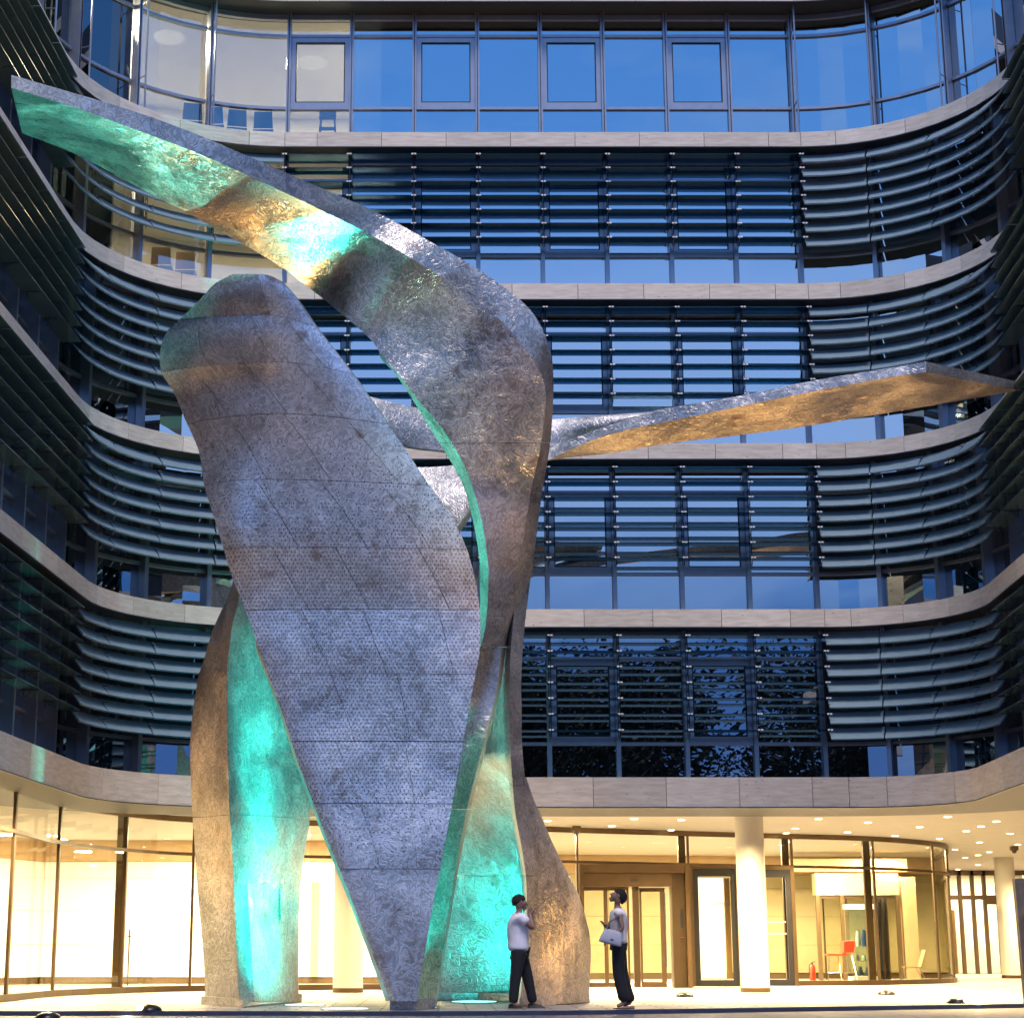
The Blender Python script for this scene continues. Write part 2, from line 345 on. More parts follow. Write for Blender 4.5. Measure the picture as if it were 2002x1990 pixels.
def paving(name, a, bcol, sx=1.0):
    m, n, l, b = nt(name)
    b.inputs['Roughness'].default_value = 0.55
    tc = n.new('ShaderNodeTexCoord'); br = n.new('ShaderNodeTexBrick'); l.new(tc.outputs['Object'], br.inputs['Vector'])
    br.inputs['Scale'].default_value = 1.0; br.inputs['Brick Width'].default_value = 0.9*sx; br.inputs['Row Height'].default_value = 0.45
    br.inputs['Mortar Size'].default_value = 0.02; br.inputs['Color1'].default_value = a + (1,); br.inputs['Color2'].default_value = bcol + (1,)
    br.inputs['Mortar'].default_value = (0.03, 0.03, 0.035, 1)
    t = n.new('ShaderNodeTexNoise'); t.inputs['Scale'].default_value = 1.7; t.inputs['Detail'].default_value = 9; l.new(tc.outputs['Object'], t.inputs['Vector'])
    mr = n.new('ShaderNodeMapRange'); l.new(t.outputs[0], mr.inputs[0]); mr.inputs[1].default_value = 0.3; mr.inputs[2].default_value = 0.7; mr.inputs[3].default_value = 0.7; mr.inputs[4].default_value = 1.25
    sc = n.new('ShaderNodeVectorMath'); sc.operation = 'SCALE'; l.new(br.outputs[0], sc.inputs[0]); l.new(mr.outputs[0], sc.inputs['Scale'])
    l.new(sc.outputs[0], b.inputs['Base Color'])
    bp = n.new('ShaderNodeBump'); bp.inputs['Strength'].default_value = 0.5; bp.inputs['Distance'].default_value = 0.01
    l.new(br.outputs['Fac'], bp.inputs['Height']); bp.invert = True; l.new(bp.outputs[0], b.inputs['Normal'])
paving('paving_stone', (0.32, 0.29, 0.27), (0.39, 0.35, 0.32))
paving('paving_front', (0.13, 0.12, 0.13), (0.17, 0.155, 0.16), 1.6)

# ------------------------------------------------------------------ ground
edge = [(-200, 29.2), (-8, 29.2), (-3, 29.15), (0, 29.05), (1.8, 29.35), (3.8, 30.2), (7.6, 31.9), (10.8, 33.3), (16, 35.6), (200, 60)]
g = MB()
for (xa, ya), (xb, yb) in zip(edge[:-1], edge[1:]):
    g.add([(xa, ya, 0), (xb, yb, 0), (xb, 400, 0), (xa, 400, 0)], [(0, 1, 2, 3)])
tag(g.build('ground', M['paving_stone']), kind='structure')
k = MB()
for (xa, ya), (xb, yb) in zip(edge[:-1], edge[1:]):
    k.hexa([(xa, ya - .10, -.07), (xb, yb - .10, -.07), (xb, yb, -.07), (xa, ya, -.07)], [(xa, ya - .10, .004), (xb, yb - .10, .004), (xb, yb, .004), (xa, ya, .004)])
tag(k.build('kerb', M['kerb_blue']), kind='structure')
g = MB().add([(-400, -400, -.065), (400, -400, -.065), (400, 80, -.065), (-400, 80, -.065)], [(0, 1, 2, 3)])
tag(g.build('forecourt', M['paving_front']), kind='structure')

# ------------------------------------------------------------------ the office building
# plan: straight back wall of eight bays, rounded corners, side walls coming forward; m counts bays
def node(m, off, Z, low=False):
    D = 37.8 if low else 39.3
    rL = 3.25 if low else 3.50 + (Z - 8.14) * 0.0752
    rR = 2.05 if low else 2.75 + (Z - 8.14) * 0.102
    X0, X1 = -3.57, 8.43
    w = (X1 - X0) / 8
    if 0 <= m <= 8: return Vector((X0 + w*m, D + off, 0))
    if m < 0:
        tot = R(87); cx, cyy, r, n = X0, D - rL, rL, 4 if not low else 3.3
        a = min(1, -m / n) * tot
        x, y = cx - (r + off)*math.sin(a), cyy + (r + off)*math.cos(a)
        e = max(0, -m - n) * 1.5
        return Vector((x - e*math.cos(a), y - e*math.sin(a), 0))
    tot = R(94); cx, cyy, r, n = X1, D - rR, rR, 4 if not low else 2.2
    a = min(1, (m - 8) / n) * tot
    x, y = cx + (r + off)*math.sin(a), cyy + (r + off)*math.cos(a)
    e = max(0, m - 8 - n) * 1.5
    return Vector((x + e*math.cos(a), y - e*math.sin(a), 0))
def pt(m, off, Z, low=False, Zp=None):
    p = node(m, off, Z if Zp is None else Zp, low); p.z = Z; return p
def span(a, b):
    """sample values of m between a and b: corners need more"""
    if a >= 0 and b <= 8: return [a, b]
    n = max(1, int(round((b - a) * 3)))
    if b <= -4 or a >= 12: n = 1
    return [a + (b - a)*i/n for i in range(n + 1)]
def wallpiece(a, b, o0, o1, z0, z1, low=False, mb=None, Zp=None):
    mb = mb or MB(); zp = Zp if Zp is not None else None
    secs = []
    for m in span(a, b):
        secs.append([pt(m, o0, z0, low, Zp), pt(m, o1, z0, low, Zp), pt(m, o1, z1, low, Zp), pt(m, o0, z1, low, Zp)])
    return mb.strip(secs)

MLO, MHI = -15, 18
bld = empty('office_building', (2.4, 45, 0)); bld.location = (0, 0, 0)
tag(bld, 'curved office building with pale stone bands and blue windows around the courtyard', 'office building')
TOPS = [4.36, 8.14, 11.90, 15.68, 19.41, 23.13]
BOTS = [3.757, 7.752, 11.54, 15.30, 19.05, 22.77]
GO = 0.72
# stone panels of every band
for k in range(6):
    low = (k == 0)
    m = MLO + 0.5
    cuts = [MLO]
    while m < MHI: cuts.append(m); m += 1
    cuts += [0, 8, MHI]; cuts = sorted(set(cuts))
    for a, b in zip(cuts[:-1], cuts[1:]):
        g_ = 0.004
        secs = []
        o = wallpiece(a + g_, b - g_, 0.0, 0.035, BOTS[k], TOPS[k], low, Zp=TOPS[k]).build('stone_panel', M['travertine'], bld)
    # core behind the panels, soffit and floor slab
    mc = MB()
    for a in range(MLO, MHI): wallpiece(a, a + 1, 0.038, GO + (2.2 if low else 0.35), BOTS[k] + .01, TOPS[k] - .012, low, mc, Zp=TOPS[k])
    mc.build('band_core', M['soffit_dark'], bld)
    if k < 5:
        ms = MB()
        for a in range(MLO, MHI): wallpiece(a, a + 1, GO + (1.9 if low else 0.30), 7.5, TOPS[k] - .10, TOPS[k] - .02, low, ms, Zp=TOPS[k])
        ms.build('floor_slab', M['carpet_dark'], bld)
    if k > 0:
        ms = MB()
        for a in range(MLO, MHI): wallpiece(a, a + 1, GO + 0.30, 7.5, BOTS[k] + .02, BOTS[k] + .08, low, ms, Zp=TOPS[k])
        ms.build('room_ceiling', M['room_wall'], bld)
        ms = MB()
        for a in range(MLO, MHI): wallpiece(a, a + 1, 6.4, 6.5, TOPS[k-1] - .02, BOTS[k] + .02, False, ms, Zp=TOPS[k])
        ms.build('room_wall', M['room_wall'], bld)
    # drip line below each band
    me_ = MB()
    for a in range(MLO, MHI): wallpiece(a, a + 1, -0.012, 0.05, BOTS[k] - .022, BOTS[k] - .002, low, me_, Zp=TOPS[k])
    me_.build('band_trim', M['dark_metal'], bld)
# parapet above
mc = MB()
for a in range(MLO, MHI): wallpiece(a, a + 1, 0.3, 7, 23.15, 24.3, False, mc, Zp=23.13)
mc.build('parapet', M['soffit_dark'], bld)

def gp(m, off, z, Zr): return pt(m, off, z, False, Zr)
LIT = {(4, -4), (4, -3), (4, -2), (4, -1), (4, 0), (3, -4), (3, -3), (3, -2), (3, -1), (3, 0), (3, -5), (4, -5)}
for row in range(5):
    z0, z1 = TOPS[row], BOTS[row + 1]
    zt1, zt2 = z0 + 0.92, z0 + 2.80
    top_row = row == 4
    Zr = TOPS[row] if row else 8.0
    Zr = TOPS[row + 1] if row == 0 else TOPS[row]
    zr = Zr
    wide = range(-8, 15)
    for m in range(-8, 16):
        # vertical mullion
        p = gp(m, GO, 0, zr); q = gp(m, GO - 0.2, 0, zr); d = (q - p).normalized(); s_ = Vector((-d.y, d.x, 0))
        dep = 0.14 if 0 <= m <= 8 else 0.26
        w_ = 0.048
        a0, a1 = p - d*0.10, p + d*dep
        mbm = MB().hexa([(c.x, c.y, z0 - .01) for c in (a0 - s_*w_, a1 - s_*w_, a1 + s_*w_, a0 + s_*w_)],
                  [(c.x, c.y, z1 + .01) for c in (a0 - s_*w_, a1 - s_*w_, a1 + s_*w_, a0 + s_*w_)])
        o = mbm.build('mullion', M['frame_metal'], bld)
        if top_row:
            # dark gasket strip down the middle and the thin outer rods
            b0, b1 = p + d*dep, p + d*(dep + 0.02)
            MB().hexa([(c.x, c.y, z0) for c in (b0 - s_*.008, b1 - s_*.008, b1 + s_*.008, b0 + s_*.008)],
                      [(c.x, c.y, z1) for c in (b0 - s_*.008, b1 - s_*.008, b1 + s_*.008, b0 + s_*.008)]).build('gasket', M['seal_black'], o)
            if m < 0 or m > 7:
                c0 = p + d*0.52 + s_*0.02
                MB().tube((c0.x, c0.y, z0), (c0.x, c0.y, z1), 0.022, n=8).build('facade_rod', M['frame_metal'], bld)
                for zz in (zt1, zt2): MB().tube(tuple(p + Vector((0, 0, zz))), tuple(c0 + Vector((0, 0, zz))), 0.014, n=6).build('rod_bracket', M['frame_metal'], bld)
    for m in wide:
        framed = (0 <= m < 8 and m % 2 == 0)
        e0, e1 = m + 0.033, m + 1 - 0.033
        w = wallpiece(e0, e1, GO - 0.06, GO + 0.05, z1 - .13, z1 - .003, Zp=zr).build('window', M['frame_metal'], bld)
        for zz in (zt1, zt2): wallpiece(e0, e1, GO - 0.075, GO + 0.05, zz - .034, zz + .034, Zp=zr).build('transom', M['frame_metal'], w)
        wallpiece(e0, e1, GO - 0.06, GO + 0.05, z0 + .001, z0 + .07, Zp=zr).build('sill', M['frame_metal'], w)
        gm = M['room_glass'] if (row, m) in LIT else M['window_glass']
        if framed:
            fr = MB(); t = 0.075; za, zb = zt1 + .036, zt2 - .036
            for (xa, xb, ya, yb) in ((e0, e0 + t, za, zb), (e1 - t, e1, za, zb), (e0 + t, e1 - t, za, za + .12), (e0 + t, e1 - t, zb - .12, zb)):
                wallpiece(xa, xb, GO - 0.05, GO + 0.04, ya, yb, False, fr, Zp=zr)
            fr.build('casement_frame', M['frame_metal'], w)
            se = MB(); t2 = t + .016
            for (xa, xb, ya, yb) in ((e0 + t, e0 + t2, za + .12, zb - .12), (e1 - t2, e1 - t, za + .12, zb - .12), (e0 + t2, e1 - t2, za + .12, za + .145), (e0 + t2, e1 - t2, zb - .145, zb - .12)):
                wallpiece(xa, xb, GO - 0.045, GO + 0.03, ya, yb, False, se, Zp=zr)
            se.build('window_seal', M['seal_black'], w)
            wallpiece(e0 + t2, e1 - t2, GO - 0.012, GO, za + .145, zb - .145, Zp=zr).build('pane', gm, w)
        else:
            wallpiece(e0, e1, GO - 0.012, GO, zt1 + .034, zt2 - .034, Zp=zr).build('pane', gm, w)
        wallpiece(e0, e1, GO - 0.012, GO, z0 + .07, zt1 - .034, Zp=zr).build('pane', gm, w)
        if -6 <= m < 14: wallpiece(e0, e1, GO - 0.012, GO, zt2 + .034, z1 - .13, Zp=zr).build('pane', gm, w)
    if top_row: continue
    # louvres: level glass blades on the straight walls, tilted metal blades round the corners
    bw = 0.40; bc = 0.345
    for m in range(-10, 16):
        corner = (-4 <= m < 0) or (8 <= m < 12)
        back = 0 <= m < 8
        for j in range(7):
            z = z1 - 0.185 - 0.343*j + random.uniform(-.005, .005)
            if corner:
                secs = []
                ang_ = R(47 + random.uniform(-1.6, 1.6)); c_, s__ = math.cos(ang_), math.sin(ang_)
                for mm in span(m + .012, m + 1 - .012):
                    secs.append([gp(mm, 0.0, z - .20, zr), gp(mm, 0.02, z - .235 + .005, zr), gp(mm, bc*c_ + .02, z - .215 + bc*s__, zr), gp(mm, bc*c_, z - .19 + bc*s__, zr)])
                o = MB().strip(secs).build('metal_louvre', M['blade_metal'], bld)
            else:
                nm = 'glass_louvre' if back else 'side_louvre'
                g2 = 0.010
                wallpiece(m + g2, m + 1 - g2, 0.0, bw, z - .007, z + .007, Zp=zr).build(nm, M['blade_glass' if back else 'blade_tinted'], bld)
    # posts and clips that carry the louvres
    clips = MB()
    for m in range(-10, 17):
        p0, p1 = gp(m, .30, 0, zr), gp(m, .33, 0, zr); d = (p1 - p0).normalized(); s_ = Vector((-d.y, d.x, 0))
        br = MB()
        zb, zt = z1 - 0.30 - 0.343*6, z1
        for sg in (-.022, .022):
            br.tube(tuple(p0 + s_*sg + Vector((0, 0, zb))), tuple(p0 + s_*sg + Vector((0, 0, zt))), .009, n=5)
        for j in range(7):
            z = z1 - 0.185 - 0.343*j
            f0 = gp(m, 0.02, z - .02, zr); f1 = gp(m, .36, z - .02, zr); f2 = gp(m, .33, z - .17, zr)
            br.tube(f0, f1, .009, n=4); br.tube(f0.lerp(f1, .35), f2, .008, n=4)
            if not 0 <= m <= 8: continue
            for sg in (-.032, .032):
                c = gp(m, -0.005, z, zr) + s_*sg
                clips.add([c + s_*a*.024 + d*b_*.012 + Vector((0, 0, h*.014)) for a, b_, h in ((-1,-1,-1),(1,-1,-1),(1,1,-1),(-1,1,-1),(-1,-1,1),(1,-1,1),(1,1,1),(-1,1,1))],
                          [(0,3,2,1),(4,5,6,7),(0,1,5,4),(1,2,6,5),(2,3,7,6),(3,0,4,7)])
        br.build('louvre_bracket', M['dark_metal'], bld)
    clips.build('louvre_clip', M['bright_metal'], bld, kind='stuff')

# lit meeting rooms on the upper left, behind the corner glass
def partition(row, m, zr):
    a, b = gp(m, GO + .12, 0, zr), gp(m, 6.4, 0, zr); d = (b - a).normalized(); s_ = Vector((-d.y, d.x, 0))*.05
    z0, z1 = TOPS[row] - .02, BOTS[row + 1] + .02
    MB().hexa([(c.x, c.y, z0) for c in (a - s_, b - s_, b + s_, a + s_)], [(c.x, c.y, z1) for c in (a - s_, b - s_, b + s_, a + s_)]).build('partition_wall', M['room_wall'], bld)
partition(4, 1.5, TOPS[4]); partition(3, 1.0, TOPS[3]); partition(4, -5.5, TOPS[4]); partition(3, -5.5, TOPS[3])
def room_lamp(x, y, z, e, col=(1, .80, .52), sz=1.2):
    l = bpy.data.lights.new('room_lamp', 'AREA'); l.energy = e; l.color = col; l.shape = 'DISK'; l.size = sz
    o = bpy.data.objects.new('room_lamp', l); o.location = (x, y, z); link(o, bld)
room_lamp(-9.6, 38.6, 22.75, 1500, sz=.6); room_lamp(-6.6, 41.0, 22.75, 800, (1, .84, .58), sz=.8); room_lamp(-3.2, 42.4, 22.75, 430, (1, .88, .70), sz=.8)
room_lamp(-9.4, 38.6, 19.0, 500, sz=.6); room_lamp(-6.4, 41.0, 19.0, 420, sz=.8); room_lamp(-3.0, 42.4, 19.0, 300, sz=.8)
# a few lit spots in other rooms
for (x, y, Y) in ((1968, 118, 37.8), (1873, 812, 39.4)):
    p = at(x, y, Y)
    MB().lathe([(0.0, -.05), (.05, -.03), (.06, 0), (.05, .03), (0.0, .05)], p, 12).build('lamp_bulb', M['lamp_spark'], bld)
    l = bpy.data.lights.new('room_lamp', 'POINT'); l.energy = 14; l.color = (1, .8, .5); l.shadow_soft_size = .05
    o = bpy.data.objects.new('room_lamp', l); o.location = p + Vector((0, 0, .12)); link(o, bld)

# ------------------------------------------------------------------ ground floor: soffit, lobby glass, lobby
def catmull(P, t):
    i = min(max(int(math.floor(t)), 0), len(P) - 2); f = t - i
    p0, p1, p2, p3 = P[max(i-1, 0)], P[i], P[i+1], P[min(i+2, len(P)-1)]
    return 0.5*((2*p1) + (p2 - p0)*f + (2*p0 - 5*p1 + 4*p2 - p3)*f*f + (3*p1 - p0 - 3*p2 + p3)*f*f*f)
sof = MB(); mm_ = [MLO + i*0.5 for i in range(int((MHI - MLO)*2) + 1)]
fr_ = [pt(m, 0.04, 3.90, True, 4.36) for m in mm_]
# soffit sheet: from the fascia line out to the far walls
n_ = len(fr_)
sof.add(fr_ + [Vector((45, fr_[-1].y, 3.9)), Vector((45, 95, 3.9)), Vector((-40, 95, 3.9)), Vector((-40, fr_[0].y, 3.9))], [tuple(range(n_ + 4))])
sof.build('soffit', M['plaster_white'], bld)
lip = MB()
for a in range(MLO, MHI): wallpiece(a, a + 1, 0.04, 0.07, 3.77, 3.90, True, lip, Zp=4.36)
lip.build('soffit_edge', M['plaster_white'], bld)
cov = MB()
for a in range(MLO, MHI): wallpiece(a, a + 1, 0.10, 7.0, 3.93, 3.97, True, cov, Zp=4.36)

GL = [(-420, 22.5), (-180, 28.5), (22, 34.4), (111, 38.0), (243, 40.9), (376, 42.8), (600, 43.9), (800, 44.8), (1000, 45.8), (1130, 46.6), (1348, 48.0), (1552, 49.2), (1712, 50.3), (1829, 52.6), (1857, 54.6), (1852, 58.5), (1830, 63)]
GLp = [Vector((XY(x, Y), Y, 0)) for x, Y in GL]
def gl(t): return catmull(GLp, t)
lobby = empty('lobby_glazing'); tag(lobby, 'curved bronze framed lobby glazing glowing yellow under the soffit', 'shopfront')
def glseg(t0, t1, w0, w1, z0, z1, mb=None, n=4):
    mb = mb or MB(); secs = []
    for i in range(n + 1):
        t = t0 + (t1 - t0)*i/n; p = gl(t); q = gl(min(t + .01, len(GLp) - 1)); 
        if (q - p).length < 1e-6: q = p + (p - gl(t - .01))
        d = (q - p).normalized(); s_ = Vector((-d.y, d.x, 0))
        secs.append([p + s_*w0 + Vector((0,0,z0)), p + s_*w1 + Vector((0,0,z0)), p + s_*w1 + Vector((0,0,z1)), p + s_*w0 + Vector((0,0,z1))])
    return mb.strip(secs)
LH = 3.90; ZT = 3.05
for i in range(len(GL) - 1):
    if i in (9,):    # revolving door bay, only the fanlight
        glseg(i + .02, i + .98, -.006, .006, ZT + .035, LH - .13).build('pane', M['lobby_glass'], lobby)
    else:
        glseg(i + .02, i + .98, -.006, .006, ZT + .035, LH - .13).build('pane', M['lobby_glass'], lobby)
        if i != 10: glseg(i + .02, i + .98, -.006, .006, .13, ZT - .035).build('pane', M['lobby_glass'], lobby)
    glseg(i, i + 1, -.06, .06, ZT - .035, ZT + .035).build('transom', M['bronze'], lobby)
    glseg(i, i + 1, -.07, .07, LH - .13, LH - .003).build('head_rail', M['bronze'], lobby)
    if i not in (9, 10): glseg(i, i + 1, -.08, .08, .004, .13).build('sill_rail', M['bronze'], lobby)
for i in range(len(GL)):
    if i in (6, 7, 8): continue
    p = gl(i); MB().box(p.x - .028, p.x + .028, p.y - .06, p.y + .07, .004, LH - .002).build('mullion', M['bronze'], lobby)
for i in (4, 10, 11, 12):
    p = gl(i); MB().box(p.x - .23, p.x - .05, p.y + .13, p.y + .30, .01, LH - .01).build('inner_post', M['bronze_dark'] if i > 4 else M['bronze'], lobby)

# glass door in the left lobby bay: bronze post with hinges and a pull handle
p_ = gl(4); q_ = gl(5); d_ = (q_ - p_).normalized(); c_ = p_ - d_*.18
MB().box(c_.x - .03, c_.x + .03, c_.y + .25, c_.y + .31, .01, 3.4).build('door_post', M['bronze'], lobby)
for z_ in (.45, 1.72, 2.2): MB().box(c_.x - .01, c_.x + .07, c_.y + .22, c_.y + .25, z_, z_ + .09).build('hinge', M['bronze'], lobby)
c_ = p_ + d_*.16
MB().tube((c_.x, c_.y + .2, .15), (c_.x, c_.y + .2, 1.35), .018).tube((c_.x - .05, c_.y + .2, 1.2), (c_.x + .06, c_.y + .2, 1.2), .012).build('pull_handle', M['chrome'], lobby)
# lobby walls with big white panels
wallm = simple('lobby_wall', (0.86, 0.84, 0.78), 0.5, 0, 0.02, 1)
lw_ = empty('lobby_wall'); tag(lw_, 'white panelled wall inside the lobby behind the glass', 'wall')
WL = [(-13, 20), (-13.5, 38), (-13, 46), (-11, 52), (0.5, 52.2), (1.2, 52.4), (3.2, 60), (17, 62)]
for (xa, ya), (xb, yb) in zip(WL[:-1], WL[1:]):
    L = math.hypot(xb - xa, yb - ya); n = max(1, int(round(L/2.4)))
    for i in range(n):
        a = Vector((xa + (xb-xa)*i/n, ya + (yb-ya)*i/n, 0)); b = Vector((xa + (xb-xa)*(i+1)/n, ya + (yb-ya)*(i+1)/n, 0)); d = (b - a).normalized(); s_ = Vector((-d.y, d.x, 0))*.04
        a += d*.006; b -= d*.006
        zs = [.18, 1.06, 1.96, 2.86, 3.30] if True else []
        for z_a, z_b in zip(zs[:-1], zs[1:]):
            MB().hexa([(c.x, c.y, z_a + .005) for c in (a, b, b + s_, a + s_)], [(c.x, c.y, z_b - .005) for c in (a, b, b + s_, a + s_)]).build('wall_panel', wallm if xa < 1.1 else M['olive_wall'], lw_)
base = MB(); fr2 = MB()
for (xa, ya), (xb, yb) in zip(WL[:-1], WL[1:]):
    a = Vector((xa, ya, 0)); b = Vector((xb, yb, 0)); s_ = Vector((-(b-a).normalized().y, (b-a).normalized().x, 0))
    base.hexa([(c.x, c.y, .004) for c in (a + s_*.045, b + s_*.045, b + s_*.1, a + s_*.1)], [(c.x, c.y, 3.31) for c in (a + s_*.045, b + s_*.045, b + s_*.1, a + s_*.1)])
    fr2.hexa([(c.x, c.y, 3.31) for c in (a, b, b + s_*.1, a + s_*.1)], [(c.x, c.y, 3.898) for c in (a, b, b + s_*.1, a + s_*.1)])
base.build('skirting', M['bronze'], lw_); fr2.build('frieze', M['wood_wall'], lw_)
# tan slot beside the round column
p = at(614, 1830, 51.9)
MB().box(p.x - .10, p.x + .12, 51.98, 52.14, .2, 2.75).build('door_slot', M['wood_wall'], lw_)

# round columns
def column(x, Y, r, label):
    c = empty('round_column', (XY(x, Y), Y, 0)); tag(c, label, 'column', 'round white columns under the soffit')
    MB().lathe([(r, .10), (r, 3.895)], (0, 0, 0), 40).build('shaft', M['column_white'], c, smooth=40)
    MB().lathe([(r + .012, .003), (r + .012, .10)], (0, 0, 0), 40).build('base_ring', M['bronze'], c, smooth=40)
column(1470, 41.9, .32, 'round white column right in front of the entrance doors')
column(682, 41.6, .33, 'round white column seen between the sculpture legs')
column(1970, 62, .32, 'round white column at far right beyond the glass corner')

# downlights in the soffit
dl = [(1332,1602),(1312,1622),(1480,1592),(1600,1600),(1555,1619),(1537,1628),(1657,1626),(1697,1607),(1735,1592),(1798,1616),(1853,1596),(1750,1633),(1837,1639),(1889,1624),(1948,1605),(1975,1629),(1990,1650),(1915,1646),(1867,1660),(1887,1676),(1912,1671),(1934,1665),(1912,1690),(1873,1699),(1214,1593),(1196,1614),(1071,1604),(1213,1593),(1918,1615),(1400,1590),(1240,1600)]
cl = empty('soffit_lights'); cl.name = 'downlight_row'
bpy.data.objects.remove(cl)
dlm = MB().lathe([(.0, -.012), (.085, -.012), (.085, 0.0), (.0, 0.0)], (0, 0, 0), 14).mesh('downlight', M['lamp_warm'])
rim = MB().lathe([(.088, -.006), (.115, -.006), (.115, 0.0), (.088, 0.0)], (0, 0, 0), 14).mesh('trim', M['plaster_white'])
lampd = bpy.data.lights.new('downlight_or_added_lamp', 'SPOT'); lampd.spot_size = R(150); lampd.spot_blend = .8; lampd.energy = 2500; lampd.color = (1, .72, .36); lampd.shadow_soft_size = .08
lampd2 = lampd.copy(); lampd2.energy = 900
n_l = 0
seen = []
ORD = ['leftmost', 'second', 'third', 'fourth', 'fifth', 'sixth', 'seventh', 'eighth', 'ninth', 'tenth', 'eleventh', 'twelfth', 'thirteenth', 'fourteenth', 'fifteenth', 'sixteenth', 'seventeenth', 'eighteenth', 'nineteenth', 'twentieth', 'twenty first', 'twenty second', 'twenty third', 'twenty fourth', 'twenty fifth', 'twenty sixth', 'twenty seventh', 'twenty eighth', 'twenty ninth', 'thirtieth', 'thirty first']
for x, y in sorted(dl):
    p = on(x, y, 3.895)
    if any((p - q).length < .7 for q in seen): continue
    seen.append(p)
    o = link(bpy.data.objects.new('downlight', dlm)); o.location = p
    w_ = ORD[len(seen) - 1]
    tag(o, 'round glowing soffit downlight, %s%s right of the sculpture' % (w_, '' if w_ == 'leftmost' else ' from the left'), 'downlight', 'downlights in the soffit')
    link(bpy.data.objects.new('trim', rim), o)
for (x, y) in [(-9, 36), (-7, 33.5), (-10, 40), (-4.5, 40.2), (-1, 41.2), (2.5, 42), (5.5, 43.5), (-4.6, 38.4), (-.6, 38.5), (3.6, 38.5), (7.4, 38.5), (10.5, 36.2), (-8.2, 35.0), (8.6, 43), (9.5, 47), (12.5, 46), (13, 40), (16, 52), (20, 60), (17.5, 67), (-12, 30), (14, 33), (22, 68), (2.5, 39.5), (10.3, 39.6), (6.5, 40)]:  # front row is added to brighten the fascia by bounce off the paving
    o = link(bpy.data.objects.new('downlight_or_added_lamp', lampd2 if (x, y) in ((-4.5, 40.2), (-1, 41.2), (2.5, 42), (2.5, 39.5), (-4.6, 38.4), (-.6, 38.5)) else lampd)); o.location = (x, y, 3.72)
lampi = bpy.data.lights.new('lobby_lamp', 'AREA'); lampi.shape = 'DISK'; lampi.size = .9; lampi.energy = 1500; lampi.color = (1, .82, .55)
for (x, y) in [(-12.5, 44), (-9.5, 46.5), (-6.5, 48), (-3, 48.5), (0, 48.8), (2.6, 50), (5, 53), (8, 55), (11.5, 56), (14, 57.5), (7, 51), (-15, 40)]:
    o = link(bpy.data.objects.new('lobby_lamp', lampi)); o.location = (x, y, 3.86)

# ---- entrance: revolving door, framed doors, side panel
ent = empty('revolving_door', (XY(1235, 46.9), 46.9, 0)); tag(ent, 'bronze framed revolving glass door behind the woman with the bag', 'door')
ex = ent.location.x
def lx(x, Y=46.6): return XY(x, Y, 1.5) - ex
def BX(name, m, x0, x1, y0, y1, z0, z1, par): return MB().box(x0, x1, y0, y1, z0, z1).build(name, m, par)
BX('door_jamb', M['bronze'], lx(1134), lx(1141), -.45, .5, .006, 3.0, ent)
BX('door_jamb', M['bronze'], lx(1341), lx(1349), -.45, .5, .006, 3.0, ent)
BX('header', M['bronze'], lx(1141), lx(1341), -.42, .5, 2.78, 2.995, ent)
BX('header_band', M['bronze'], lx(1141), lx(1316), -.30, .5, 2.45, 2.775, ent)
BX('sensor', M['dark_metal'], lx(1236), lx(1250), -.34, -.30, 2.58, 2.64, ent)
BX('side_panel', M['bronze_dark'], lx(1316), lx(1341), -.25, .3, .01, 2.775, ent)
BX('screen', M['seal_black'], lx(1331), lx(1337), -.27, -.25, 1.45, 1.90, ent)
MB().lathe([(.0, -.02), (.035, -.02), (.035, .0), (.0, .0)], (lx(1334), -.27, 1.22), 10).build('button', M['indicator_red'], ent)
for xa, xb in ((1141, 1187), (1187, 1233)):
    fr = MB(); a, b = lx(xa), lx(xb); yy = .0
    for q in ((a, a + .05, .01, 2.45), (b - .05, b, .01, 2.45)): fr.box(q[0], q[1], yy, yy + .06, q[2], q[3])
    fr.box(a + .05, b - .05, yy, yy + .06, .01, .12); fr.box(a + .05, b - .05, yy, yy + .06, 2.36, 2.45)
    d = fr.build('door_leaf', M['bronze'], ent); BX('pane', M['lobby_glass'], a + .05, b - .05, yy + .02, yy + .03, .12, 2.36, d)
BX('centre_post', M['bronze_dark'], lx(1240), lx(1252), -.12, .1, .01, 2.45, ent)
fr = MB(); a, b = lx(1254), lx(1304)
for q in ((a, a + .05, .01, 2.42), (b - .12, b, .01, 2.42)): fr.box(q[0], q[1], .0, .06, q[2], q[3])
fr.box(a + .05, b - .12, 0, .06, .01, .14); fr.box(a + .05, b - .12, 0, .06, 2.33, 2.42)
d = fr.build('door_leaf', M['bronze'], ent); BX('pane', M['lobby_glass'], a + .05, b - .12, .02, .03, .14, 2.33, d)
BX('pull_handle', M['chrome'], b - .02, b + .01, -.05, -.02, .5, 2.3, ent)

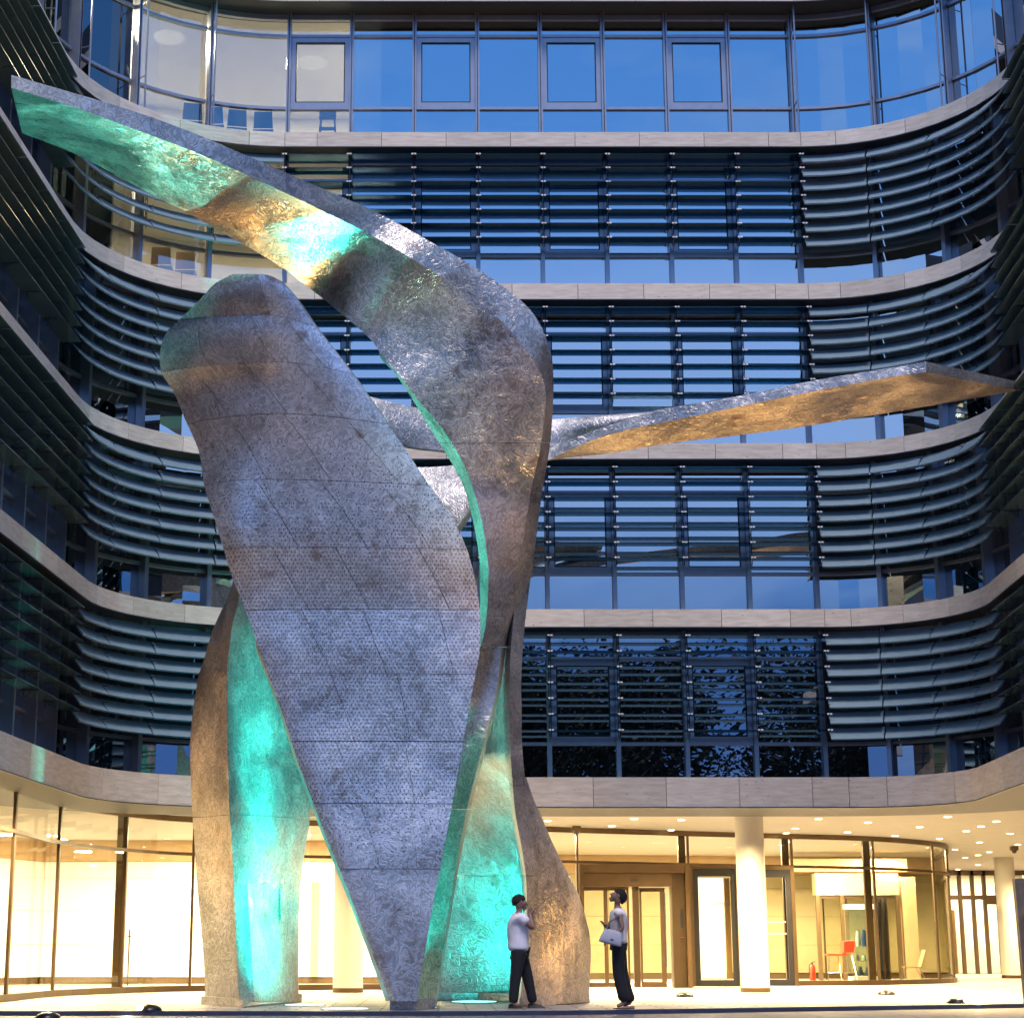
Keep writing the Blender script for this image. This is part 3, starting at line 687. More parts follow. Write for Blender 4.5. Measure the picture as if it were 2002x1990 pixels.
def framed_door(x0, x1, Y, label, text=False):
    c = XY((x0 + x1)/2, Y, 1.5); dr = empty('framed_door', (c, Y, 0)); tag(dr, label, 'door', 'framed glass doors beside the column')
    a, b = XY(x0, Y, 1.5) - c, XY(x1, Y, 1.5) - c; zt = 2.96; t = .13
    MB().box(a - .10, b + .10, -.04, .08, zt, zt + .09).box(a - .10, a, -.04, .08, .006, zt).box(b, b + .10, -.04, .08, .006, zt).build('door_surround', M['bronze'], dr)
    MB().box(a, b, -.02, .06, .006, .16).box(a, b, -.02, .06, zt - .20, zt - .002).box(a, a + t, -.02, .06, .16, zt - .20).box(b - t, b, -.02, .06, .16, zt - .20).build('door_frame', M['seal_black'], dr)
    BX('pane', M['lobby_glass'], a + t, b - t, .01, .02, .16, zt - .20, dr)
    return dr, a, b
dr, a, b = framed_door(1357, 1441, 48.2, 'black framed glass door left of the round column with small lettering')
BX('display_panel', M['light_panel'], a + .16, a + .16 + (b - a)*.58, .10, .14, .2, 2.72, dr)
BX('door_edge_panel', M['wood_wall'], a + .16 + (b - a)*.60, b - .14, .10, .14, .2, 2.72, dr)
to = text_mesh('door_lettering', 'SIEMENS', .13, .002, M['print_grey'], dr, 'CENTER'); to.location = (.20, -.004, 2.02); to.rotation_euler = (R(90), 0, 0)
dr, a, b = framed_door(1489, 1549, 48.9, 'narrow black framed glass door right of the round column')
md = MB()
for i in range(9):
    for zz in (1.32, 1.62):
        x_ = a + .18 + i*(b - a - .36)/8; md.tube((x_, -.004, zz), (x_, .008, zz), .022, n=8)
md.build('safety_dots', M['letter_white'], dr)

# ---- things inside the lobby
inner = empty('inner_door_drum', (XY(1680, 57.5), 57.5, 0)); tag(inner, 'tan framed inner revolving door seen through the curved lobby glass', 'door')
ic = inner.location.x
def ix(x): return XY(x, 57.5, 1.5) - ic
BX('header', M['wood_wall'], ix(1598), ix(1762), 0, .5, 2.55, 3.2, inner)
for xx in (1598, 1646, 1700, 1755): BX('door_post', M['bronze'], ix(xx), ix(xx) + .12, 0, .12, .01, 2.55, inner)
BX('door_post', M['wood_wall'], ix(1768), ix(1795), 0, .5, .01, 3.1, inner)
for xa, xb in ((1606, 1645), (1653, 1699), (1708, 1754)):
    d = BX('door_rail', M['bronze_dark'], ix(xa), ix(xb), .04, .1, 2.44, 2.54, inner); BX('pane', M['lobby_glass'], ix(xa), ix(xb), .05, .06, .02, 2.44, d)
for xx in (1622, 1668, 1724, 1738, 1748): BX('glazing_bar', M['bronze_dark'], ix(xx), ix(xx) + .05, .9, .95, .01, 2.5, inner)
BX('dark_glass', M['seal_black'], ix(1726), ix(1752), 1.0, 1.04, .01, 2.5, inner)
BX('ceiling_beam', M['wood_wall'], ix(1560), ix(1800), 1.2, 1.6, 3.3, 3.7, inner)
ext = empty('fire_extinguisher', (XY(1583, 50.6), 50.6, .01)); tag(ext, 'red fire extinguisher standing just inside the lobby glass', 'fire extinguisher')
MB().lathe([(.07, 0), (.078, .02), (.078, .44), (.05, .50), (.025, .52)], (0, 0, 0), 16).build('cylinder_body', M['red_paint'], ext, smooth=40)
MB().tube((0, 0, .52), (0, 0, .58), .02).tube((0, 0, .57), (.09, 0, .60), .012).build('valve', M['dark_metal'], ext)
MB().path([(-.01, 0, .56), (-.08, 0, .50), (-.09, 0, .25)], .011).build('hose', M['black_rubber'], ext)
st = empty('bar_stool', (XY(1636, 52.5), 52.5, .01)); tag(st, 'tall bar stool with red seat and chrome legs', 'stool')
MB().box(-.36, .18, -.2, .2, .74, .79).build('seat', M['red_seat'], st)
MB().hexa([(.10, -.2, .83), (.38, -.2, .83), (.38, .2, .83), (.10, .2, .83)], [(.12, -.2, 1.13), (.42, -.2, 1.15), (.42, .2, 1.15), (.12, .2, 1.13)]).build('backrest', M['red_seat'], st)
for lx_ in (-.34, .0, .16, .40):
    MB().tube((lx_*.95, -.18 if lx_ in (-.34, .16) else .18, .76), (lx_*1.1, -.2, .0), .014).build('leg', M['chrome'], st)
MB().tube((-.36, -.19, .28), (.42, -.19, .28), .010).build('foot_rail', M['chrome'], st)
ch = empty('lobby_chair', (XY(1778, 52.9), 52.9, .01)); tag(ch, 'beige shell chair with thin legs inside the curved glass corner', 'chair')
MB().hexa([(-.26, -.2, .42), (.20, -.2, .40), (.20, .2, .40), (-.26, .2, .42)], [(-.26, -.2, .45), (.20, -.2, .43), (.20, .2, .43), (-.26, .2, .45)]).build('seat', M['wood_wall'], ch)
MB().hexa([(.18, -.2, .43), (.22, -.2, .43), (.22, .2, .43), (.18, .2, .43)], [(.34, -.2, .90), (.38, -.2, .90), (.38, .2, .90), (.34, .2, .90)]).build('backrest', M['wood_wall'], ch)
for (xa, ya, xb) in ((-.22, -.17, -.32), (-.22, .17, -.30), (.12, -.17, .36), (.12, .17, .34)):
    MB().tube((xa, ya, .42), (xb, ya, 0), .013).build('leg', M['chrome'], ch)
cs = empty('display_case', (XY(1677, 53.2), 53.2, .01)); tag(cs, 'glass display case with glowing white top and small items', 'display case')
BX('lamp_top', M['light_panel'], -.36, .40, -.3, .3, 2.02, 2.16, cs)
BX('case_base', M['column_white'], -.30, .45, -.3, .3, 0, .18, cs)
MB().box(-.33, -.325, -.28, .28, .18, 2.02).box(.365, .37, -.28, .28, .18, 2.02).box(-.325, .365, -.28, -.275, .18, 2.02).build('case_glass', M['case_glass'], cs)
BX('shelf', M['case_glass'], -.32, .36, -.26, .26, .98, .99, cs); BX('shelf', M['case_glass'], -.32, .36, -.26, .26, .58, .59, cs)
for i, (x_, z_, h, mt) in enumerate(((-.03, 1.0, .42, 'letter_white'), (.14, 1.0, .45, 'chair_blue'), (-.1, .6, .2, 'wood_wall'), (.1, .6, .16, 'letter_white'), (-.02, .2, .24, 'dark_metal'), (.2, .2, .22, 'chair_blue'))):
    MB().lathe([(.07, 0), (.075, h*.5), (.05, h)], (x_, 0, z_), 12).build('exhibit', M[mt], cs)
# second glass front far right
far = empty('far_glazing'); tag(far, 'far glazed entrance beyond the curved glass corner at right', 'shopfront')
fx = [1800, 1857, 1880, 1905, 1928, 1954, 2010, 2080, 2150]
for i, (xa, xb) in enumerate(zip(fx[:-1], fx[1:])):
    a, b = XY(xa, 72), XY(xb, 72)
    BX('mullion', M['bronze'], a - .06, a + .06, 71.9, 72.1, .01, 3.88, far)
    d = BX('transom', M['bronze'], a + .06, b - .06, 71.92, 72.06, 2.78 if i < 4 else 2.6, 2.95, far)
    BX('pane', M['lobby_glass'], a + .06, b - .06, 71.98, 72.0, .01, 3.7, d)
BX('head_rail', M['bronze'], XY(1780, 72), XY(2150, 72), 71.9, 72.1, 3.7, 3.885, far)
BX('door_recess', M['wood_wall'], XY(1857, 72) + .1, XY(1872, 72), 72.3, 72.5, .01, 2.4, far)
MB().box(XY(1780, 76), XY(2200, 76), 76, 76.2, .01, 3.89).build('back_wall', wallm, far)
lampf = lampi.copy(); lampf.energy = 500
for (x, y) in [(22, 74), (26, 74), (19, 70)]:
    o = link(bpy.data.objects.new('lobby_lamp', lampf)); o.location = (x, y, 3.86)
# outer side walls closing the passages so that nothing is see-through
MB().box(-40, -39.8, 10, 95, .01, 3.89).build('end_wall', wallm, bld); MB().box(44.8, 45, 10, 95, .01, 3.89).build('end_wall', wallm, bld)
MB().box(-40, 45, 94.8, 95, .01, 3.89).build('end_wall', wallm, bld)
# security cameras
for x, y, Y, lb in ((1127, 1619, 45.9, 'small beige security camera above the revolving door'), (1981, 1637, 55, 'small beige security camera under the soffit at far right')):
    p = at(x, y, Y); sc_ = empty('security_camera', (p.x, p.y, 3.89)); tag(sc_, lb, 'camera')
    BX('mount', M['bronze'], -.10, .10, -.1, .1, -.12, -.002, sc_)
    MB().lathe([(.075, -.12), (.07, -.16), (.04, -.20), (.0, -.21)], (0, 0, 0), 14).build('dome_lens', M['dark_metal'], sc_, smooth=60)

# ------------------------------------------------------------------ the sculpture
sculp = empty('wing_sculpture', (0, 30, 0)); sculp.location = (0, 0, 0)
tag(sculp, 'towering twisted metal wing sculpture with punched panels lit cyan and amber', 'sculpture')

class Loft:
    """rows of stations; every station is a list of corners (x, y, Y) read off the photograph and set at its own distance"""
    def __init__(s, st):
        s.st = [[at(*c) for c in row] for row in st]; s.k = len(st[0]); s.n = len(st)
    def corner(s, j, t): return catmull([row[j] for row in s.st], t)
    def build(s, name, m, parent, t0=0, t1=None, sub=4, cols=None, smooth=24):
        """cols: {j: (n, bulge)} splits the side j -> j+1 into n strips"""
        t1 = s.n - 1 if t1 is None else t1; cols = cols or {}
        N = max(2, int(round((t1 - t0)*sub))); secs = []
        for i in range(N + 1):
            t = t0 + (t1 - t0)*i/N; c = [s.corner(j, t) for j in range(s.k)]; sec = []
            cen = sum(c, Vector())/s.k
            for j in range(s.k):
                sec.append(c[j])
                if j in cols:
                    n, bu = cols[j]; a, b = c[j], c[(j+1) % s.k]
                    for q in range(1, n):
                        v = q/n; p = a.lerp(b, v)
                        if bu: p = p + (p - cen).normalized()*bu*4*v*(1-v)
                        sec.append(p)
            secs.append(sec)
        return MB().strip(secs).build(name, m, parent, smooth=smooth)

# --- front blade: left edge, right edge, then the back
bl = [((455,538),(528,540),27.2),((420,557),(558,558),27.35),((391,588),(585,592),27.55),((357,622),(612,632),27.8),((326,651),(640,669),28.0),
 ((314,690),(662,697),28.15),((316,729),(690,733),28.3),((339,765),(716,771),28.45),((362,820),(752,822),28.65),((390,885),(795,883),28.85),
 ((398,944),(836,945),29.0),((415,1000),(876,1000),29.1),((434,1062),(908,1062),29.2),((453,1125),(927,1125),29.3),((482,1198),(938,1196),29.4),
 ((505,1265),(938,1268),29.42),((522,1311),(931,1311),29.45),((555,1402),(914,1402),29.48),((586,1498),(897,1498),29.48),((622,1594),(880,1594),29.45),
 ((653,1672),(866,1672),29.42),((685,1750),(850,1750),29.4),((723,1849),(833,1849),29.38),((762,1956),(815,1957),29.35)]
def bw_(i):  # how far left and right edges sit behind the middle
    return (0.75 if i < 3 else 0.95 if i < 8 else max(.16, 0.95 - 0.16*(i - 7)))
rows = []
for i, ((xl, yl), (xr, yr), Y) in enumerate(bl):
    dl_ = max(.08, bw_(i)); dr_ = max(.06, .35 - .015*i)
    tk = 24 if i < 13 else 6
    # thickness shows as a sliver on the upper right and on the lower left
    ro = (xr + (3 if i < 2 else 5 if i < 9 else -14), yr + (2 if i < 9 else 0))
    lo = (xl + (12 if i < 15 else -4 - .45*(i - 14)), yl + (0))
    rows.append([(xl, yl, Y + dl_), (xr, yr, Y + dr_), (ro[0], ro[1], Y + dr_ + .42), (lo[0], lo[1], Y + dl_ + .42)])
blade = Loft(rows)
blade_core = blade.build('blade_core', M['zinc'], sculp, cols={0: (12, 0.0)}, sub=3)
def bulge_at(t): return (.62*min(1, (t + .15)/4.5)**.8 if t < 4.35 else .62) if t < 8 else max(.08, .62 - (t - 8)*.10)
def BS(t, v, off=0.0):
    a, b = blade.corner(0, t), blade.corner(1, t); p = a.lerp(b, v); bu = bulge_at(t)
    # shoulder shape: one broad fold left of the middle
    vc = .70 if t < 3 else .70 - (t - 3)*.03 if t < 7 else .58 - (t - 7)*.10 if t < 11.6 else .12
    k = abs(v - vc)/(vc if v < vc else 1 - vc)
    g_ = 1 - k**1.7
    return p + Vector((0, -1, 0))*(bu*g_ + .02 + off)
seams = [0.0, 3.25, 6.0, 8.15, 10.1, 12.2, 13.95, 16.1, 17.5, 18.75, 20.35, 23.0]
vs_ = [[0,.30,.62,1],[0,.20,.55,.80,1],[0,.16,.45,.72,1],[0,.22,.50,.80,1],[0,.24,.52,.78,1],[0,.20,.46,.80,1],[0,.24,.50,.82,1],[0,.30,.62,1],[0,.26,.66,1],[0,.34,.70,1],[0,1]]
lean = .07
def bpanel(t0, t1, va0, va1, vb0, vb1):
    N, K = 5, 5; mbp = MB(); g0 = .0028
    F_ = []; B_ = []
    for i in range(N + 1):
        s_ = i/N; t = t0 + g0*3 + (t1 - t0 - g0*6)*s_
        for j in range(K + 1):
            q = j/K; v0 = va0 + (va1 - va0)*s_ + (g0*.5 if va0 > 0 else 0); v1 = vb0 + (vb1 - vb0)*s_ - (g0*.5 if vb0 < 1 else 0)
            v = v0 + (v1 - v0)*q
            F_.append(BS(t, v, .02)); B_.append(BS(t, v, -.01))
    n0 = len(F_); vs = F_ + B_; fs = []
    for i in range(N):
        for j in range(K):
            a = i*(K+1) + j; fs.append((a, a+1, a+K+2, a+K+1)); fs.append((n0+a, n0+a+K+1, n0+a+K+2, n0+a+1))
    for i in range(N):
        a = i*(K+1); fs.append((a, a+K+1, n0+a+K+1, n0+a)); a = i*(K+1)+K; fs.append((a, n0+a, n0+a+K+1, a+K+1))
    for j in range(K):
        a = j; fs.append((a, n0+a, n0+a+1, a+1)); a = N*(K+1)+j; fs.append((a, a+1, n0+a+1, n0+a))
    return mbp.add(vs, fs).build('cladding_panel', M['zinc_punched'], sculp, smooth=35)
for r_, (ta, tb) in enumerate(zip(seams[:-1], seams[1:])):
    cv = vs_[r_]
    for j in range(len(cv) - 1):
        va, vb = cv[j], cv[j+1]
        bpanel(ta, tb, va, va + (lean if 0 < va < 1 else 0), vb, vb + (lean if 0 < vb < 1 else 0))
# face between the two silhouette edges of the core and the raised panels
rim = MB()
for e_ in (0, 1):
    secs = []
    for i in range(0, 93):
        t = i*23/92; secs.append([BS(t, e_, .02), blade.corner(e_, t) + Vector((0, .03, 0))])
    rim.strip(secs, closed=False, caps=False)
rim.build('panel_edge', M['zinc'], sculp)

# --- the long wing: near edge R, outer edge O, far outer edge, far edge L
lw = [((22,172,25),(22,147,25.05),(43,261,27.4)),
 ((145,210,25.7),(150,184,25.75),(150,303,28)),
 ((254,250,26.4),(265,219,26.45),(280,372,28.5)),
 ((362,290,27),(375,259,27.05),(390,430,29)),
 ((471,337,27.6),(490,308,27.65),(489,485.5,29.4)),
 ((580,388,28.3),(605,358,28.35),(554,525,29.8)),
 ((704,449,29),(735,415,29.05),(616,572,30.1)),
 ((795,500,29),(840,472,29.1),(670,616,29.6)),
 ((887,558,29.2),(945,533,29.3),(722,661,29.55)),
 ((976,624,29.35),(1035,604,29.55),(752,702,29.5)),
 ((1040,701,29.5),(1073,676,29.8),(786,740,29.45)),
 ((1066,758,29.65),(1082,740,30),(818,782,29.5)),
 ((1063,828,29.85),(1079,830,30.25),(862,834,29.6)),
 ((1053,894,30.05),(1072,892,30.45),(900,894,29.75)),
 ((1040,950,30.25),(1062,950,30.65),(923,950,29.9)),
 ((1029,1019,30.45),(1053,1015,30.85),(942,1019,30.05)),
 ((1019,1083,30.65),(1044,1085,31.05),(952,1083,30.2)),
 ((1011,1135,30.8),(1036,1135,31.2),(955,1129,30.3)),
 ((985,1242,30.8),(995,1242,31.4),(946,1242,30.35)),
 ((971,1350,30.75),(978,1350,31.35),(906,1350,30.3)),
 ((950,1435,30.6),(957,1435,31.2),(892,1435,30.66)),
 ((933,1500,30.5),(940,1500,31.1),(881,1500,30.62)),
 ((913,1581,30.4),(920,1581,31),(866,1581,30.58)),
 ((890,1700,30.25),(896,1700,30.8),(846,1700,30.49)),
 ((870,1830,30.15),(875,1830,30.7),(822,1830,30.45)),
 ((849,1971,30.05),(853,1969,30.5),(807,1966,30.41))]
lo_x = {9: (741, 690), 10: (772, 730), 11: (802, 774), 12: (838, 833), 13: (874, 890), 14: (906, 950), 15: (924, 1015), 16: (936, 1083), 17: (938, 1129), 18: (936, 1242)}
rows = []
for i, (r_, o_, l_) in enumerate(lw):
    if i in lo_x: lo = (lo_x[i][0], lo_x[i][1], l_[2] + .45)
    elif i < 9:
        dx = (o_[0] - r_[0]); dy = (o_[1] - r_[1]); lo = (l_[0] + dx*.9, l_[1] + dy*.9, l_[2] + .05 + .04*i)
    else: lo = (l_[0] + 2, l_[1], l_[2] + .5)
    rows.append([r_, l_, lo, o_])
wing = Loft(rows)
wing.build('long_wing', M['zinc_wing'], sculp, 0, 12.55, sub=6, cols={0: (8, 0)})
wing.build('wing_neck', M['zinc_wing'], sculp, 12.565, 18.2, sub=6, cols={0: (8, 0)})
wing.build('wing_neck', M['zinc_wing'], sculp, 18.215, 22.0, sub=6, cols={0: (6, -.05)})
wing.build('wing_neck', M['zinc_wing'], sculp, 22.015, 25, sub=6, cols={0: (4, 0)})

# --- right front leg with the grey edge band: left, crease, right edge, outer, back
lg = [((1005,1120,31.2),(1008,1124,31.2),(1012,1127,31.1),(1037,1132,31.5)),((978,1242,31.9),(990,1242,31.5),(1001,1242,31.1),(1024,1242,31.5)),
 ((960,1320,32.4),(973,1321,31.7),(997,1318,31.1),(1019,1335,31.5)),((945,1383,32.9),(967,1378,31.9),(996,1380,31.1),(1020,1385,31.5)),
 ((930,1435,33.3),(971,1437,31.9),(997,1440,31.1),(1020,1440,31.5)),((915,1480,33.6),(981,1480,31.6),(999,1487,31.1),(1024,1498,31.5)),
 ((895,1535,34.4),(996,1535,32.4),(1003,1540,31.1),(1028,1540,31.5)),((880,1592,34.7),(1000,1592,33.2),(1008,1592,31.05),(1034,1592,31.5)),
 ((868,1650,35.0),(1009,1650,33.9),(1018,1647,31.0),(1044,1654,31.45)),((858,1720,35.2),(1020,1719,34.4),(1028.6,1719,31.0),(1051,1722,31.4)),
 ((850,1823,35.3),(1022,1823,34.8),(1030,1823,30.95),(1054.5,1823,31.4)),((842,1890,35.4),(1017,1890,35.0),(1024,1890,30.95),(1051,1900,31.35)),
 ((835,1951,35.5),(1010,1952,35.1),(1015.6,1962,30.9),(1044,1962,31.3))]
rows = [[a, b, c, d, (d[0] - 3, d[1], max(d[2] + .6, b[2] + .45, a[2] - .6)), (a[0] + 6, a[1], a[2] + .6)] for a, b, c, d in lg]
leg = Loft(rows)
leg.build('leg', M['zinc'], sculp, 0, 5.9, sub=5, cols={0: (5, 0)})
leg.build('leg', M['zinc'], sculp, 5.912, 8.9, sub=5, cols={0: (5, 0)})
leg.build('leg', M['zinc'], sculp, 8.912, 12, sub=5, cols={0: (5, 0)})
# --- golden sail right of it
sl = [((1025,1515),(1029,1520),31.6),((1029,1560),(1044,1563),31.9),((1034,1592),(1057,1592),32.1),((1044,1640),(1076,1637),32.3),((1049,1690),(1097,1681),32.5),((1052,1722),(1117,1717),32.7),
 ((1054,1760),(1135,1758),32.9),((1054.5,1800),(1146,1797),33.1),((1054,1832),(1153,1828),33.2),((1053,1865),(1155,1862),33.3),((1050,1905),(1154,1900),33.35),((1044,1965),(1151,1958),33.4)]
rows = [[(a[0] - 3, a[1], 31.5), (b[0], b[1], Y), (b[0] - 10, b[1], Y + .7), (a[0] - 12, a[1], 32.4)] for a, b, Y in sl]
Loft(rows).build('leg', M['zinc'], sculp, sub=5, cols={0: (6, .10)})
# --- left leg: golden side, cyan side with a crease, brown side
ll = [((458,1128,32.3),(472,1128,31.6),(480,1140,31.9),(500,1150,32.4),(505,1150,32.6)),((444,1169,32.3),(467,1169,31.5),(484,1180,31.9),(510,1190,32.5),(515,1190,32.7)),
 ((421,1219,32.3),(455,1219,31.4),(484,1216,31.9),(530,1225,32.8),(535,1225,33.0)),((410,1250,32.3),(450,1250,31.35),(475,1252,31.9),(540,1260,33),(545,1260,33.2)),
 ((398,1292,32.3),(445.5,1292,31.3),(471,1300,31.9),(548,1300,33.1),(553,1300,33.4)),((387.5,1325,32.3),(444,1325,31.25),(467,1330,31.8),(555,1335,33.2),(562,1335,33.5)),
 ((377,1392,32.3),(444,1392,31.2),(465,1392,31.7),(546,1400,33.2),(575,1400,33.7)),((372,1454,32.3),(444.5,1454,31.15),(465,1454,31.6),(535,1470,33.2),(597,1460,33.9)),
 ((372.7,1510,32.35),(446,1510,31.1),(465,1510,31.5),(556,1512,33.4),(612,1510,34.2)),((376.6,1598,32.4),(449,1592,31.05),(470,1592,31.4),(579,1598,33.7),(606,1598,34.3)),
 ((380,1645,32.45),(453,1645,31.05),(476,1645,31.4),(582.5,1645,33.8),(599,1645,34.2)),((385.6,1732,32.5),(457,1732,31.0),(480,1732,31.35),(582.5,1732,33.9),(587,1732,34.1)),
 ((396,1849,32.55),(462,1849,30.95),(486,1849,31.35),(582.5,1849,34.0),(584,1849,34.1)),((401,1937,32.6),(466,1937,30.92),(490,1937,31.3),(583,1945,34.05),(584,1945,34.15)),
 ((399,1960,32.6),(475,1966,30.9),(497,1964,31.3),(584,1955,34.1),(585,1955,34.2))]
rows = [[a, b, c, d, e, (e[0] - 20, e[1], e[2] + .5), (a[0] + 16, a[1], a[2] + .9)] for a, b, c, d, e in ll]
ll_ = Loft(rows)
ll_.build('leg', M['zinc'], sculp, 0, 3.1, sub=5, cols={0: (3, 0), 2: (5, 0)})
ll_.build('leg', M['zinc'], sculp, 3.112, 9.0, sub=5, cols={0: (3, 0), 2: (5, 0)})
ll_.build('leg', M['zinc'], sculp, 9.012, 14, sub=5, cols={0: (3, 0), 2: (5, 0)})
# service hatch and name plate on the cyan face
def on_ll(t, v, off):
    a, b = ll_.corner(2, t), ll_.corner(3, t); n = (b - a).cross(Vector((0, 0, 1))).normalized(); return a.lerp(b, v) + n*off
def patch(name, m, t0, t1, v0, v1, o0, o1, par):
    q = [on_ll(t0, v0, o0), on_ll(t0, v1, o0), on_ll(t1, v1, o0), on_ll(t1, v0, o0)]; w = [on_ll(t0, v0, o1), on_ll(t0, v1, o1), on_ll(t1, v1, o1), on_ll(t1, v0, o1)]
    return MB().hexa(q, w).build(name, m, par)
patch('hatch', M['zinc'], 10.95, 13.55, .02, .94, -.05, .012, sculp)
patch('name_plate', M['zinc'], 11.05, 11.55, .62, .93, .013, .022, sculp)
for i in range(7):
    t = 11.09 + i*.062; patch('plate_line', M['frame_metal'], t, t + .010, .65, .74 if i in (0, 1) else .90, .023, .026, sculp) if i != 2 else None

# --- right wing: near lower edge, near upper edge, far upper, far lower
rw = [((1810.5,727,31.8),(1810.5,707,31.8),(1994,747,33.4),(1995,764,33.4)),((1736,738,32.0),(1736,720,32.0),(1932,745,33.6),(1932,774,33.6)),
 ((1591,765,32.5),(1591,744,32.5),(1809,770,33.9),(1809,795,33.9)),((1445,795,33.0),(1445,774,33.0),(1591,805,34.1),(1591,831,34.1)),
 ((1300,825,33.4),(1300,799,33.4),(1445,830,34.3),(1445,851,34.3)),((1230,839,33.6),(1230,819,33.6),(1300,845,34.3),(1300,868,34.3)),
 ((1157,861,33.8),(1157,843,33.8),(1193,870,34.3),(1193,886,34.3)),((1076,897,34.0),(1077,874,34.0),(1079,885,34.3),(1079,899,34.3)),((1040,912,34.0),(1040,890,34.0),(1042,900,34.3),(1042,915,34.3))]
Loft([[a, b, c, d] for a, b, c, d in rw]).build('right_wing', M['zinc'], sculp, sub=5, cols={3: (4, 0)})
rt = [((1284,804),(1284,808),33.55),((1193,811),(1193,832),33.75),((1121,816),(1121,856),33.95),((1078,819),(1078,880),34.05),((960,812),(960,895),33.9),((873,803),(873,882),33.6),((803,795),(794,872),33.3),((723,775),(723,850),33.0)]
Loft([[(a[0], a[1], Y + .1), (b[0], b[1], Y), (b[0], b[1] + 4, Y + .4), (a[0], a[1], Y + .5)] for a, b, Y in rt]).build('wing_root', M['zinc'], sculp, sub=4, cols={0: (5, .08)})
bk = [((770,912),(840,1108)),((800,914),(858,1083)),((860,912),(893,1032)),((925,905),(920,994)),((955,900),(950,948))]
Loft([[(a[0], a[1], 33.3), (b[0], b[1], 32.6), (b[0] + 5, b[1] + 10, 33.0), (a[0] + 5, a[1], 33.7)] for a, b in bk]).build('rear_wing', M['zinc'], sculp, sub=4, cols={0: (6, .12)})

# plinths at the feet
def foot(pts, h, grow=.06, m='zinc'):
    c = sum((Vector((p[0], p[1])) for p in pts), Vector((0, 0)))/len(pts); q = []
    for p in pts:
        d = Vector((p[0], p[1])) - c; q.append(tuple(c + d*(1 + grow/max(.2, d.length))))
    MB().prism(q, .003, h).build('foot_plinth', M[m], sculp)
def gpt(x, y): p = on(x, y, 0.0); return (p.x, p.y)
foot([gpt(762, 1974), gpt(815, 1974.5), gpt(849, 1971.5), (gpt(849, 1971.5)[0], 30.7), (gpt(762, 1974)[0] + .1, 30.3)], .17, .0)
foot([gpt(399, 1963), gpt(475, 1969), gpt(584, 1958), (gpt(584, 1958)[0], 34.6), gpt(405, 1960)], .14)
foot([gpt(838, 1955.5), gpt(1008, 1955), gpt(1015, 1968), gpt(1044, 1967), gpt(1151, 1959.5), (gpt(1151, 1959)[0] - .1, 34.4), (gpt(1060, 1959)[0] - .3, 33.9), (gpt(838, 1955)[0], 36.4)], .14, .02)

# ------------------------------------------------------------------ lamps in and on the paving, plus added floods without fixtures
def aim(o, tgt):
    o.rotation_euler = (Vector(tgt) - o.location).to_track_quat('-Z', 'Y').to_euler()
def uplight(x, y, r, tgt, e, label, ang=100, col=(0.0, 1.0, .80)):
    p = on(x, y, 0.0); u = empty('ground_uplight', p); tag(u, label, 'ground light', 'cyan uplights set in the paving')
    MB().lathe([(.0, .004), (r + .03, .004), (r + .03, .010), (.0, .010)], (0, 0, 0), 24).build('rim', M['dark_metal'], u)
    MB().lathe([(.0, .011), (r, .011), (r, .016), (.0, .016)], (0, 0, 0), 24).build('lens', M['lamp_cyan'], u)
    for i, (tg, en, an, *of) in enumerate(tgt):
        l = bpy.data.lights.new('uplight_or_added_lamp', 'SPOT'); l.energy = en; l.color = col; l.spot_size = R(an); l.spot_blend = 1.0; l.shadow_soft_size = .10
        o = bpy.data.objects.new('uplight_or_added_lamp', l); link(o); o.location = Vector((p.x + (of[0] if of else 0), p.y + (of[1] if of else 0), .06 + .02*i)); aim(o, tg)  # spots with an offset are added lamps beside the visible lens
uplight(595, 1965, .33, [(at(872, 900, 30.1), 21000, 36), (at(490, 1220, 32.2), 3500, 40), (at(150, 280, 27), 19000, 25, -3.5, -2.8)], 0, 'oval cyan uplight in the paving nearest the left leg')
uplight(675, 1972.5, .36, [(at(530, 1760, 32.4), 6500, 74, .1, .3), (at(515, 1440, 32.3), 6500, 28, .1, .3), (at(872, 1640, 30.2), 4500, 56, .1, .6), (at(800, 590, 29.4), 550, 26)], 0, 'long cyan uplight in the paving left of the blade foot')
uplight(927, 1958.5, .40, [(at(985, 1640, 34.8), 1150, 110, .35, -1.7), (at(900, 1100, 30.4), 3500, 30)], 0, 'wide cyan uplight in the paving left of the boy in the white shirt')
def dome(x, y, lit, label, r=.19):
    p = on(x, y, 0.0 if y < 1980 else -.065); d = empty('dome_light', p); tag(d, label, 'ground light', 'black dome lamps on the paving')
    MB().lathe([(r, .003), (r*.97, .028), (r*.82, .06), (r*.55, .088), (r*.2, .10), (.0, .102)], (0, 0, 0), 24).build('hood', M['dome_black'], d, smooth=60)
    if lit:
        sx = lit
        MB().box(sx*r*.72 - .05, sx*r*.72 + .05, -r*.80, -r*.55, .015, .075).build('lamp_opening', M['lamp_dome'], d)
        l = bpy.data.lights.new('dome_lamp', 'POINT'); l.energy = 16; l.color = (1, .68, .42); l.shadow_soft_size = .03
        o = bpy.data.objects.new('dome_lamp', l); link(o, d); o.location = (sx*(r + .14), -r*.7, .07)
dome(293, 1975.5, -1, 'black dome lamp with lit left opening at the kerb, left of the sculpture')
dome(94, 1991, 0, 'black dome lamp in the near left corner of the paving')
dome(1339, 1948, 0, 'unlit black dome lamp just right of the woman')
dome(1733, 1944, 0, 'unlit black dome lamp in front of the curved glass bay')
dome(1871, 1961, 1, 'black dome lamp with lit right opening near the sign')
